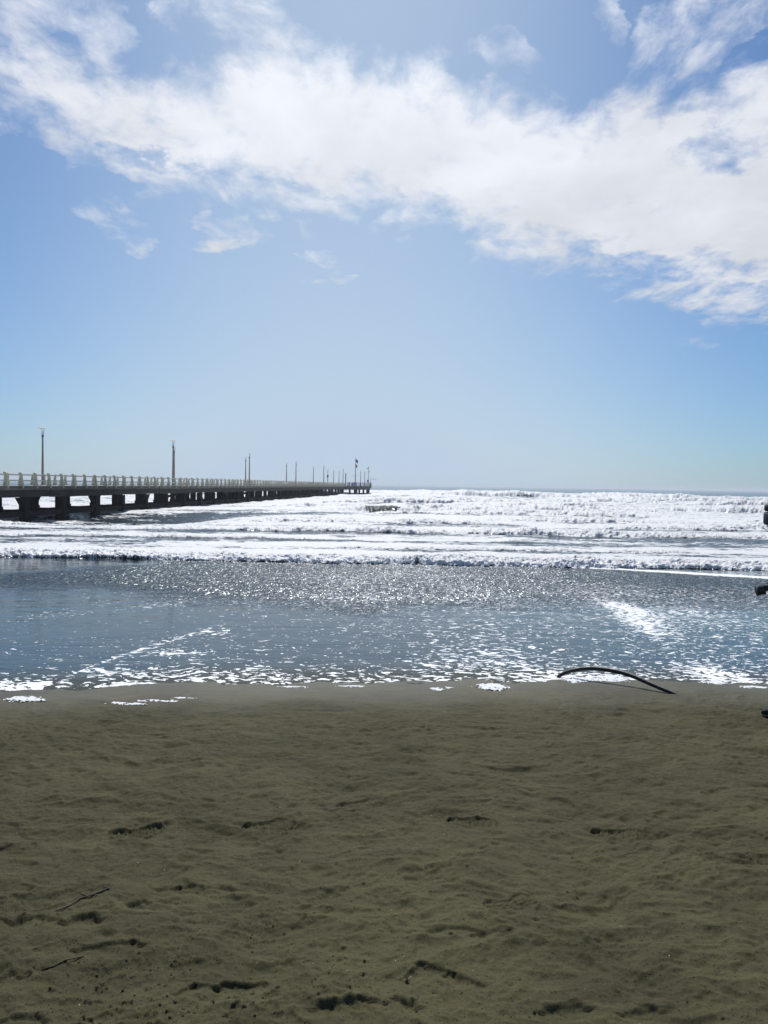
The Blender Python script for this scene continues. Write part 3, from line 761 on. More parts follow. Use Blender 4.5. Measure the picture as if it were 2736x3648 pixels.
for i in (2, 9, 15):
    bm_tube(bm, [(-WID / 2, bents[i] - .2, .70), (-WID / 2, bents[i + 1] + .2, DZ - .8)], .14, 6)
    obj('diagonal_brace', bm, M_PILE, pier); bm = BM()
bm.free()
# pier head (world coordinates -> pier local)
def to_local(x, y):
    dx_, dy_ = x - PX0, y
    c, s = math.cos(RZ), math.sin(RZ)
    return c * dx_ + s * dy_, -s * dx_ + c * dy_
head = [(-9.9, 203.9), (-8.6, 206.0), (-3.55, 207.0), (-3.75, 226), (-21, 228), (-22.5, 207), (-15.6, 203.9)]
headl = [to_local(*p) for p in head]
bm = BM(); bm_slab(bm, headl, DZ - .30, DZ + .01); obj('head_slab', bm, M_CONC, pier)
ins = [((p[0] - headl[0][0] * 0) , p[1]) for p in headl]
cxh = sum(p[0] for p in headl) / 7; cyh = sum(p[1] for p in headl) / 7
bm = BM(); bm_slab(bm, [(cxh + (p[0] - cxh) * .965, cyh + (p[1] - cyh) * .965) for p in headl], DZ - .85, DZ - .303); obj('head_beam', bm, M_CONC, pier)
bm = BM()
for (x, y) in [(-9.2, 206.2), (-7.9, 207.1), (-6.7, 207.3), (-5.6, 207.5), (-4.6, 207.7), (-4.4, 213), (-4.4, 219), (-4.6, 225), (-13, 206), (-17, 208), (-20, 209), (-20, 217), (-19.5, 225), (-12, 225), (-12, 215), (-8, 215), (-8, 224)]:
    lx, ly = to_local(x, y); bm_box(bm, lx - .23, lx + .23, ly - .23, ly + .23, -3, DZ - .853)
    obj('head_pile', bm, M_PILE, pier); bm = BM()
bm.free()

# balustrades
BAL = [(.02, -.12), (.02, .06), (-.015, .32), (-.06, .58), (-.10, .80), (-.115, .86), (-.15, .905), (-.20, .925), (-.26, .91), (-.305, .865), (-.315, .825), (-.30, .80), (-.262, .79), (-.245, .74), (-.245, .60),
       (-.255, .44), (-.285, .36), (-.30, .20), (-.325, .004), (-.215, .004), (-.20, .13), (-.172, .19), (-.145, .13), (-.125, .004), (-.10, .004), (-.10, -.12)]
BAL = [(x + .12, z) for x, z in BAL]
def balustrade(near):
    lab = ('cream concrete balustrade of beaked posts along the near edge of the pier' if near else 'cream concrete balustrade along the far edge of the pier, seen through the nearer one')
    wx, wy = pier_w(0 if near else -WID, 36.5)
    root = tag(empty('balustrade', (wx, wy, DZ), RZ + (0 if near else math.pi)), lab, 'balustrade', 'balustrades of the pier')
    sg = 1 if near else -1
    n_ = 96; sp = 1.745
    first = None
    for k in range(n_):
        if first is None:
            bm = BM(); bm_prism(bm, BAL, -.055, .055)
            o = obj('baluster', bm, M_BAL, root); first = o
            bv = o.modifiers.new('b', 'BEVEL'); bv.width = .012; bv.segments = 2; bv.limit_method = 'ANGLE'
        else:
            o = first.copy(); COL.objects.link(o); o.parent = root
        o.location = (0, sg * (k * sp + (0 if near else .55)), 0)
    L = n_ * sp
    for nm, z, h, x in (('top_rail', .775, .062, -.055), ('lower_rail', .375, .075, -.06)):
        bm = BM(); a, b_ = (-1.0, L - 1) if near else (-L + 1, 1.0)
        y = a
        while y < b_ - .5:
            e = min(y + 10.4, b_); bm_box(bm, x - h / 2, x + h / 2, y, e - .015, z - h / 2, z + h / 2, .008); y = e
        obj(nm, bm, M_RAIL, root)
balustrade(True); balustrade(False)

# pier head railing
hr = tag(empty('head_railing', (-8.4, 206.2, DZ + .012)), 'railing of dark narrow upright slats round the sea end of the pier', 'railing')
bm = BM()
for seg in [((-8.3, 206.15), (-3.65, 207.1)), ((-3.65, 207.1), (-3.85, 225.8)), ((-9.8, 204.2), (-9.1, 205.4))]:
    A, B = Vector(seg[0]), Vector(seg[1]); nseg = max(2, int((B - A).length / .29))
    for k in range(nseg + 1):
        p = A.lerp(B, k / nseg); x, y = p.x + 8.4, p.y - 206.2
        ww = .06 if k % 3 else .085
        bm_box(bm, x - ww, x + ww, y - .03, y + .03, 0, 1.0)
obj('slat', bm, simple('slat_brown', (.16, .14, .13), .7, var=.4, scale=.8), hr)
bm = BM()
pts = [(-8.3, 206.2), (-3.7, 207.15), (-3.88, 225.8)]
bm_tube(bm, [(x + 8.4, y - 206.15, .93) for x, y in pts], .035, 6); bm_tube(bm, [(x + 8.4, y - 206.15, .10) for x, y in pts], .03, 6)
obj('handrail', bm, M_DARK, hr)

# lamps
def make_lamp():
    root = empty('street_lamp')
    bm = BM(); bm_lathe(bm, [(.15, 0), (.15, .10), (.105, .14), (.10, 1.0), (.062, 3.92), (.062, 3.94)], 8); obj('pole', bm, M_POLE, root, False)
    bm = BM(); bm_lathe(bm, [(.075, 3.90), (.085, 3.92), (.085, 4.06), (.06, 4.09)], 12); obj('collar', bm, M_DARK, root)
    bm = BM()
    for k in range(3):
        a = k * 2.094 + .4; bm_tube(bm, [(.05 * math.cos(a), .05 * math.sin(a), 4.07), (.13 * math.cos(a), .13 * math.sin(a), 4.60)], .012, 5)
    obj('bracket', bm, M_STEEL, root)
    bm = BM(); bm_lathe(bm, [(.06, 4.10), (.09, 4.12), (.10, 4.55), (.09, 4.57)], 12); obj('glass_shade', bm, M_GLASS, root, True)
    bm = BM(); bm_lathe(bm, [(.10, 4.585), (.31, 4.60), (.335, 4.615), (.30, 4.64), (.12, 4.67), (.02, 4.68)], 24); obj('reflector_disc', bm, M_RAIL, root)
    return root
LAMPS = [  # (pixel x, pixel y of top, label)
    (152, 1523, 'tan lamp post with a flat disc top standing alone, leftmost on the pier'),
    (617, 1568, 'taller lamp post of the overlapping pair, second group from the left on the pier'),
    (621, 1590, 'shorter lamp post half hidden behind a taller one, far edge of the pier'),
    (889, 1613, 'right and taller lamp post of the third group from the beach'),
    (875.6, 1627, 'left and shorter lamp post of the third group from the beach'),
    (1055, 1641, 'right and taller lamp post of the fourth pair along the pier'),
    (1021, 1647.6, 'left and shorter lamp post of the fourth pair along the pier'),
    (1154, 1657, 'small distant lamp post, taller one of the fifth pair along the pier'),
    (1117, 1661, 'small distant lamp post, shorter one of the fifth pair along the pier'),
    (1168, 1670, 'distant lamp post with a dark box fixed to its pole'),
    (1189, 1673.5, 'thin distant lamp post just right of the one with the dark box'),
    (1208, 1675.6, 'thin distant lamp post just left of the last tall lamp before the flags'),
    (1222.6, 1668, 'last tall lamp post before the dark mast and the flagpole'),
    (1285, 1675.6, 'thin lamp post on the pier head just right of the flagpole'),
    (1299.6, 1677.5, 'rightmost thin lamp post on the pier head, left of the signal mast')]
lamp0 = None
for i, (px, py, lab) in enumerate(LAMPS):
    d = ray(px, py); y = (4.68 + DZ - EYE) / (d[2] / d[1])
    x = d[0] / d[1] * y
    if lamp0 is None: lamp0 = make_lamp(); o = lamp0; kids = children(lamp0)
    else:
        o = lamp0.copy(); COL.objects.link(o)
        for ch in kids:
            c = ch.copy(); COL.objects.link(c); c.parent = o
    # snap onto the deck
    lx, ly = to_local(x, y)
    if y < 200: 
        lx = min(max(lx, -WID + .35), -.45)
        wx, wy = pier_w(lx, ly); k = x / y
        # keep on the sight line: solve along the pier for this lx
        cc, ss = math.cos(RZ), math.sin(RZ)
        ly = (PX0 + cc * lx - k * ss * lx) / (k * cc + ss)
        wx, wy = pier_w(lx, ly)
        hgt = (EYE + d[2] / d[1] * wy - DZ) / 4.68
    else:
        wx, wy = x, min(y, 225.0); wx = d[0] / d[1] * wy; hgt = (EYE + d[2] / d[1] * wy - DZ) / 4.68
    o.location = (wx, wy, DZ); o.scale = (1, 1, hgt) if abs(hgt - 1) > .005 else (1, 1, 1)
    tag(o, lab, 'lamp post', 'lamp posts along the pier')
    if px == 1168:
        bm = BM(); bm_box(bm, -.22, .22, -.2, -.02, 2.3, 2.95, .01); obj('control_box', bm, M_DARK, o)

def at_depth(px, py, y):
    d = ray(px, py); return Vector((d[0] / d[1] * y, y, EYE + d[2] / d[1] * y))
# flagpole with two flags
fp = at_depth(1267, 1631, 209); r0 = tag(empty('flagpole', (fp.x, fp.y, DZ + .012)), 'tall wooden flagpole with a crossed pair of arms on the pier head', 'flagpole')
hgt = fp.z - DZ
bm = BM(); bm_lathe(bm, [(.14, 0), (.12, 1.5), (.06, hgt), (.02, hgt + .05)], 8); obj('pole', bm, M_POLE, r0)
bm = BM(); zz = at_depth(1267, 1697, 209).z - DZ
bm_tube(bm, [(-.85, 0, zz + .30), (-.12, 0, zz)], .03, 6); bm_tube(bm, [(.85, 0, zz + .30), (.12, 0, zz)], .03, 6); obj('yard_arm', bm, M_STEEL, r0)
def flag(name, label, top, bot, cols, width):
    """wind-furled flag; columns of colours from the hoist"""
    m_, t_ = mat(name + '_cloth')
    tcn = t_.n('ShaderNodeTexCoord'); sp_ = t_.n('ShaderNodeSeparateXYZ'); t_.link(tcn.outputs['Object'], sp_.inputs[0])
    c = None
    for k, (lim, colr) in enumerate(cols):
        if c is None: c = colr
        else: c = t_.mix(t_.math('GREATER_THAN', sp_.outputs[0], lim), c, colr)
    if name == 'blue_flag':
        dd = t_.vmath('LENGTH', t_.vmath('SUBTRACT', tcn.outputs['Object'], (.16, 0, -.28)))
        # pale ring of dots in the middle of the cloth
        c = t_.mix(t_.math('LESS_THAN', t_.math('ABSOLUTE', t_.math('SUBTRACT', t_.vmath('LENGTH', t_.vmath('MULTIPLY', t_.vmath('SUBTRACT', tcn.outputs['Object'], (.20, 0, -.30)), (1, 0, 1))), .0)), .13), c, (.35, .62, .70))
    bs = t_.n('ShaderNodeBsdfPrincipled'); bs.inputs['Roughness'].default_value = .8
    if isinstance(c, tuple): bs.inputs['Base Color'].default_value = (*c, 1)
    else: t_.link(c, bs.inputs['Base Color'])
    finish(m_, t_, bs.outputs[0])
    nu, nv = 14, 14; H_ = top - bot
    bm = BM(); g_ = []
    for i in range(nu + 1):
        row = []
        for j in range(nv + 1):
            u, v = i / nu, j / nv
            x = width * u * (1 - .25 * v) ; z = -H_ * (v * (.62 + .38 * u * 0) + .38 * u ** 1.3)
            y = .10 * math.sin(u * 9 + v * 2.5) * u
            row.append(bm.verts.new((x, y, z)))
        g_.append(row)
    for i in range(nu):
        for j in range(nv): bm.faces.new((g_[i][j], g_[i + 1][j], g_[i + 1][j + 1], g_[i][j + 1]))
    o = obj(name, bm, m_, None, True); sm = o.modifiers.new('s', 'SOLIDIFY'); sm.thickness = .01
    o.location = (fp.x + .08, fp.y - .02, top)
    tag(o, label, 'flag', 'flags on the pier flagpole')
zt = lambda py: at_depth(1267, py, 209).z
flag('blue_flag', 'blue flag with a pale patch near its hoist, upper one on the flagpole', zt(1635), zt(1652.5), [(0, (.01, .07, .22))], .62)
flag('red_flag', 'red and dark flag hanging furled below the blue one', zt(1653), zt(1670), [(0, (.42, .05, .09)), (.17, (.55, .5, .5)), (.26, (.01, .03, .05))], .44)
# dark post
p = at_depth(1232, 1685, 196); lx, ly = to_local(p.x, p.y); 
r0 = tag(empty('wooden_post', (p.x, p.y, DZ)), 'thick dark post without a lamp, left of the flagpole', 'post')
bm = BM(); bm_lathe(bm, [(.11, 0), (.11, p.z - DZ - .6), (.13, p.z - DZ - .55), (.13, p.z - DZ - .1), (.05, p.z - DZ)], 8); obj('shaft', bm, simple('dark_wood', (.07, .05, .04), .8), r0)
bm = BM(); bm_box(bm, -.14, .14, -.13, .13, p.z - DZ - 1.3, p.z - DZ - 1.2); obj('band', bm, M_DARK, r0)
# signal mast
p = at_depth(1312.8, 1660, 208.4); r0 = tag(empty('signal_mast', (p.x, p.y, DZ + .012)), 'slim mast with a lantern cluster on top and a square blue sign low down', 'mast')
h = p.z - DZ
bm = BM(); bm_lathe(bm, [(.09, 0), (.05, h - .3), (.015, h)], 8); obj('pole', bm, M_POLE, r0)
z1 = at_depth(1310, 1669, 208.4).z - DZ
bm = BM(); bm_box(bm, -.38, -.08, -.12, .12, z1 - .18, z1 + .15, .03); bm_box(bm, -.05, .12, -.12, .12, z1 - .1, z1 + .35, .02); bm_tube(bm, [(0, 0, z1 - .35), (.35, 0, z1 - .38)], .02, 5); obj('lantern', bm, M_STEEL, r0)
z2 = at_depth(1316, 1681, 208.4).z - DZ
bm = BM(); bm_lathe(bm, [(.02, z2 + .15), (.08, z2 + .1), (.09, z2 - .08), (.03, z2 - .12)], 8, .28, 0); bm_tube(bm, [(.02, 0, z2 + .1), (.28, 0, z2 + .14)], .015, 5); obj('bell', bm, M_DARK, r0)
z3 = at_depth(1311.5, 1713.8, 208.4).z - DZ
bm = BM(); bm_box(bm, -.34, .14, -.16, -.11, z3 - .30, z3 + .30, .01); sgn = obj('sign', bm, M_BLUE, r0)
bm = BM(); bm_box(bm, -.13, -.06, -.172, -.162, z3 - .18, z3 + .16); bm_box(bm, -.17, -.02, -.172, -.163, z3 - .05, z3); obj('symbol', bm, M_STEEL, sgn)
# davit with net arm
p = at_depth(1319.5, 1707, 207.3); r0 = tag(empty('davit_crane', (p.x, p.y, DZ + .012)), 'thin steel davit arm reaching out over the sea from the pier head corner', 'crane')
h = p.z - DZ
bm = BM(); bm_lathe(bm, [(.07, 0), (.05, h), (.07, h + .02), (.02, h + .15)], 8); obj('post', bm, M_STEEL, r0)
bm = BM(); bm_tube(bm, [(0, 0, h), (.8, .0, h + .02), (1.62, 0, h)], .035, 6); bm_tube(bm, [(.22, 0, h - .32), (.9, 0, h - .12), (1.62, 0, h)], .018, 5); obj('arm', bm, M_STEEL, r0)
bm = BM(); bm_box(bm, 1.58, 1.70, -.04, .04, h - .24, h + .03, .01); obj('hook', bm, M_STEEL, r0)
# notice frame and bin at the gateway
p = at_depth(1254, 1731, 205.2); r0 = tag(empty('notice_frame', (p.x, p.y, DZ + .012)), 'low dark frame holding a pink board where the railing changes', 'notice board')
bm = BM(); bm_tube(bm, [(-.62, 0, 0), (-.62, 0, 1.0)], .05, 6); bm_tube(bm, [(.55, 0, 0), (.55, 0, 1.03)], .05, 6); bm_tube(bm, [(-.70, 0, 1.0), (-.4, 0, 1.05), (.62, 0, 1.04)], .04, 6); obj('frame', bm, M_DARK, r0)
bm = BM(); bm_box(bm, .12, .5, -.02, .02, .35, .98); obj('board', bm, M_GREYSIGN, r0)
p = at_depth(1254, 1731, 204.6); r0 = tag(empty('litter_bin', (p.x, p.y, DZ + .012)), 'round blue litter bin under the low dark frame', 'bin')
bm = BM(); bm_lathe(bm, [(.16, .05), (.24, .1), (.26, .75), (.24, .78)], 12); obj('drum', bm, M_BLUE, r0)
bm = BM(); bm_lathe(bm, [(.05, .785), (.22, .79), (.20, .86), (.04, .90)], 12); obj('lid', bm, M_BLUE, r0)
p = at_depth(1266, 1731, 206.2); r0 = tag(empty('blue_banner', (p.x, p.y, DZ + .012)), 'pale violet-blue panel fixed upright at the foot of the flagpole', 'panel')
bm = BM(); bm_box(bm, -.24, .24, -.25, -.21, .12, .98, .005); obj('sheet', bm, simple('violet_panel', (.25, .27, .50), .6, var=.3, scale=3), r0)
bm = BM(); bm_tube(bm, [(-.27, -.23, 0), (-.27, -.23, 1.0)], .03, 6); bm_tube(bm, [(.27, -.23, 0), (.27, -.23, 1.02)], .05, 6); obj('upright', bm, M_DARK, r0)

# ------------------------------------------------------------------ hose on the sand
def hose():
    z6 = [(168, 226), (190, 210), (230, 190), (300, 172), (380, 162), (450, 163), (540, 174), (630, 192), (720, 222), (820, 266), (920, 309), (980, 332), (1034, 351)]
    pp = [(1900 + a * .504, 2300 + b_ * .504) for a, b_ in z6]
    g0 = ground(*pp[0]); g1 = ground(*pp[-1])
    A = Vector((*g0, sand_z(*g0) + .012)); B = Vector((*g1, sand_z(*g1) - .004))
    ch = (B - A).normalized(); lean = Vector((0, .80, .60)); nr = ch.cross(lean).normalized()
    C0 = Vector((0, 0, EYE)); pts = []
    for q in pp:
        d = Vector(ray(*q)); tt = (A - C0).dot(nr) / d.dot(nr); pts.append(C0 + d * tt)
    # smooth resample (Catmull-Rom)
    out = []
    for i in range(len(pts) - 1):
        p0, p1, p2, p3 = pts[max(i - 1, 0)], pts[i], pts[i + 1], pts[min(i + 2, len(pts) - 1)]
        for k in range(6):
            u = k / 6; out.append(.5 * ((2 * p1) + (p2 - p0) * u + (2 * p0 - 5 * p1 + 4 * p2 - p3) * u * u + (3 * p1 - p0 - 3 * p2 + p3) * u ** 3))
    out.append(pts[-1]); n_ = len(out)
    rad = [.0145 * (1 + .35 * math.sin(math.pi * i / n_)) * (1 if i < n_ - 12 else (n_ - i + 1) / 13 * .9 + .1) * (min(1, .55 + i / 6 * .45)) for i in range(n_)]
    m_, t_ = mat('black_rubber'); bs = t_.n('ShaderNodeBsdfPrincipled'); bs.inputs['Base Color'].default_value = (.010, .011, .012, 1); bs.inputs['Roughness'].default_value = .5
    tcn = t_.n('ShaderNodeTexCoord'); nz = t_.noise(tcn.outputs['Object'], 60, 5, .6); bp = t_.n('ShaderNodeBump'); bp.inputs['Distance'].default_value = .004; t_.link(nz, bp.inputs['Height']); t_.link(bp.outputs[0], bs.inputs['Normal'])
    t_.link(t_.mix(t_.smooth(nz, .5, .75), (.008, .009, .010), (.035, .034, .030)), bs.inputs['Base Color'])
    finish(m_, t_, bs.outputs[0])
    bm = BM(); bm_tube(bm, out, rad, 12)
    o = obj('rubber_hose', bm, m_, None, True)
    tag(o, 'bent black rubber hose arching over the sand at the water edge', 'hose')
hose()

# ------------------------------------------------------------------ foam left on sand
def foam_material():
    m_, t_ = mat('sea_foam'); bs = t_.n('ShaderNodeBsdfPrincipled'); g = t_.n('ShaderNodeNewGeometry')
    nz = t_.noise(g.outputs['Position'], 120, 4, .7); t_.link(t_.mix(nz, (.62, .66, .70), (.9, .91, .92)), bs.inputs['Base Color']); bs.inputs['Roughness'].default_value = .4
    bp = t_.n('ShaderNodeBump'); bp.inputs['Distance'].default_value = .008; t_.link(nz, bp.inputs['Height']); t_.link(bp.outputs[0], bs.inputs['Normal'])
    return finish(m_, t_, bs.outputs[0])
M_FOAM = foam_material()
def foam_patches():
    P = [(85, 2494, 85, 11, 1.0), (450, 2508, 90, 5, .55), (570, 2498, 110, 4, .40), (650, 2489, 60, 3, .3), (1752, 2449, 60, 13, 1.15), (1560, 2456, 28, 7, .7), (1600, 2450, 20, 4, .4), (2100, 2422, 120, 8, .55), (2040, 2424, 40, 10, .8), (2180, 2418, 70, 14, .7), (2560, 2432, 60, 8, .6), (2680, 2448, 60, 5, .5), (1250, 2445, 60, 4, .35), (1040, 2447, 70, 4, .35)]
    V = []; F = []
    for (cx, cy, rx, ry, amp) in P:
        c = ground(cx, cy); ex = abs(ground(cx + rx, cy)[0] - c[0]); ey = abs(ground(cx, cy - ry)[1] - ground(cx, cy + ry)[1]) / 2
        nx, ny = int(ex * 2.6 / .007), int(ey * 2.6 / .009)
        xs = np.linspace(c[0] - ex * 1.3, c[0] + ex * 1.3, nx); ys = np.linspace(c[1] - ey * 1.3, c[1] + ey * 1.3, ny)
        XX, YY = np.meshgrid(xs, ys)
        mk = 1 - ((XX - c[0]) / ex) ** 2 - ((YY - c[1]) / ey) ** 2 + 1.5 * fbm(XX * 9, YY * 14, 4, .7, int(cx) % 97) + 1.5 * fbm(XX * 45, YY * 60, 3, .7, 3) - .25 * (1.1 - amp)
        hh = .011 * amp * np.sqrt(np.clip(mk, 0, 1)) * (.6 + 1.0 * billow(XX * 30, YY * 30, 3, .6, 15))
        ok = mk > 0
        r0 = len(V); zc_ = np.array([[sand_z(XX[i, j], YY[i, j]) if (i % 3 == 0 and j % 3 == 0) else 0 for j in range(0, nx, 1)] for i in range(ny)]) if False else None
        base_z = np.interp(YY, SY[:, 0], zb(SY[:, 0])) 
        zloc = base_z + np.maximum(0.0, sand_height(XX, YY)) + np.clip((YY - edge(XX)) * .035, 0, .010)
        idx = -np.ones(XX.shape, int)
        for i in range(ny):
            for j in range(nx):
                if ok[i, j]: idx[i, j] = len(V); V.append((XX[i, j], YY[i, j], zloc[i, j] + hh[i, j] - .001))
        for i in range(ny - 1):
            for j in range(nx - 1):
                q = (idx[i, j], idx[i, j + 1], idx[i + 1, j + 1], idx[i + 1, j])
                if min(q) >= 0: F.append(q)
    me = bpy.data.meshes.new('foam'); me.from_pydata(V, [], F); me.materials.append(M_FOAM)
    for p in me.polygons: p.use_smooth = True
    o = bpy.data.objects.new('foam', me); COL.objects.link(o); tag(o, 'white patches of sea foam left along the water edge', 'foam', kind='stuff')
foam_patches()

# ------------------------------------------------------------------ clods, shell bits, twigs
def scatter(name, label, cat, spots, m_, flat=.7):
    base = [Vector(v) for v in [(1, 0, 0), (-1, 0, 0), (0, 1, 0), (0, -1, 0), (0, 0, 1), (0, 0, -.6), (.6, .6, .5), (-.6, .6, .4), (.6, -.6, .5), (-.6, -.6, .4)]]
    bm0 = BM()
    for v in base: bm0.verts.new(v)
    r_ = bmesh.ops.convex_hull(bm0, input=bm0.verts); bm0.verts.index_update()
    bv = [v.co.copy() for v in bm0.verts]; bf = [[v.index for v in f.verts] for f in bm0.faces]; bm0.free()
    V, F = [], []; rr = random.Random(3)
    for (x, y, z, r) in spots:
        o_ = len(V); a = rr.random() * 6.28; sx, sy, sz = [r * (.6 + .7 * rr.random()) for _ in range(3)]
        for v in bv:
            k = .8 + .4 * rr.random(); X_, Y_ = v.x * sx * k, v.y * sy * k
            V.append((x + X_ * math.cos(a) - Y_ * math.sin(a), y + X_ * math.sin(a) + Y_ * math.cos(a), z + v.z * sz * flat * k))
        F += [[o_ + i for i in f] for f in bf]
    me = bpy.data.meshes.new(name); me.from_pydata(V, [], F); me.materials.append(m_)
    o = bpy.data.objects.new(name, me); COL.objects.link(o); tag(o, label, cat, kind='stuff')
rr = random.Random(12); spots = []
for (cx, cy, rx, ry) in CLODS:
    for k in range(int(rx * ry / 420)):
        a = rr.random() * 6.28; q = rr.random() ** .6
        px, py = cx + rx * q * math.cos(a), cy + ry * q * math.sin(a)
        if py > 3660: continue
        g_ = ground(px, py); r = .0014 + .0045 * rr.random() ** 4
        spots.append((g_[0], g_[1], sand_z(*g_) + r * .3, r))
scatter('sand_clods', 'crumbs and clods of dark sand scattered in the foreground', 'sand clods', spots, simple('clod', (.060, .054, .030), .95, var=.4, scale=60, spec=.05))
spots = []
for k in range(90):
    px, py = rr.random() * 2736, 2500 + 1140 * rr.random()
    g_ = ground(px, py); r = .0009 + .0012 * rr.random() ** 2; spots.append((g_[0], g_[1], sand_z(*g_) + r * .4, r))
scatter('shell_fragments', 'tiny pale shell fragments sprinkled over the sand', 'shell fragments', spots, simple('shell', (.75, .70, .62), .35, var=.2, scale=90))
M_TWIG = simple('wet_twig', (.012, .009, .007), .7, var=.4, scale=40)
def twig(pix, rad, label, side=None):
    pts = []
    for p in pix:
        g_ = ground(*p); pts.append((g_[0], g_[1], sand_z(*g_) + rad * .9))
    rt = tag(empty('twig', pts[0]), label, 'twig', 'twigs lying on the sand')
    o0 = Vector(pts[0]); bm = BM(); L_ = [Vector(p) - o0 for p in pts]
    bm_tube(bm, L_, [rad * (1 - .35 * i / len(L_)) for i in range(len(L_))], 7); obj('stem', bm, M_TWIG, rt)
    for s_ in (side or []):
        q = []
        for p in s_:
            g_ = ground(*p); q.append(Vector((g_[0], g_[1], sand_z(*g_) + rad * 1.8)) - o0)
        bm = BM(); bm_tube(bm, q, rad * .6, 6); obj('side_shoot', bm, M_TWIG, rt)
twig([(152, 3283), (200, 3262), (250, 3238), (285, 3215), (330, 3203), (388, 3183)], .003, 'thin dark crooked twig on the sand left of the foreground footprints', [[(283, 3198), (312, 3208)], [(368, 3178), (392, 3186)]])
twig([(150, 3462), (190, 3458), (230, 3440), (300, 3415)], .0022, 'short dark twig half buried among crumbled sand at the lower left')
g_ = ground(1452, 3500); z = sand_z(*g_)
r0 = tag(empty('dry_leaf', (g_[0], g_[1], z)), 'small curled yellowish leaf standing in a hollow of the sand', 'leaf')
bm = BM(); q = [(0, 0, 0), (-.004, .002, .010), (-.002, .004, .022), (.004, .008, .034)]
wv_ = [.002, .005, .004, .001]; va = [bm.verts.new((x - w_, y, z_)) for (x, y, z_), w_ in zip(q, wv_)]; vb = [bm.verts.new((x + w_, y + .003, z_)) for (x, y, z_), w_ in zip(q, wv_)]
for i in range(3): bm.faces.new((va[i], vb[i], vb[i + 1], va[i + 1]))
M_LEAF = simple('dry_leaf', (.30, .22, .10), .6); o = obj('blade', bm, M_LEAF, r0); o.modifiers.new('s', 'SOLIDIFY').thickness = .0012
bm = BM(); bm_tube(bm, [(.003, .002, .004), (.010, .003, .012)], .0018, 6); obj('stalk', bm, simple('leaf_stalk', (.5, .45, .33), .6), r0)

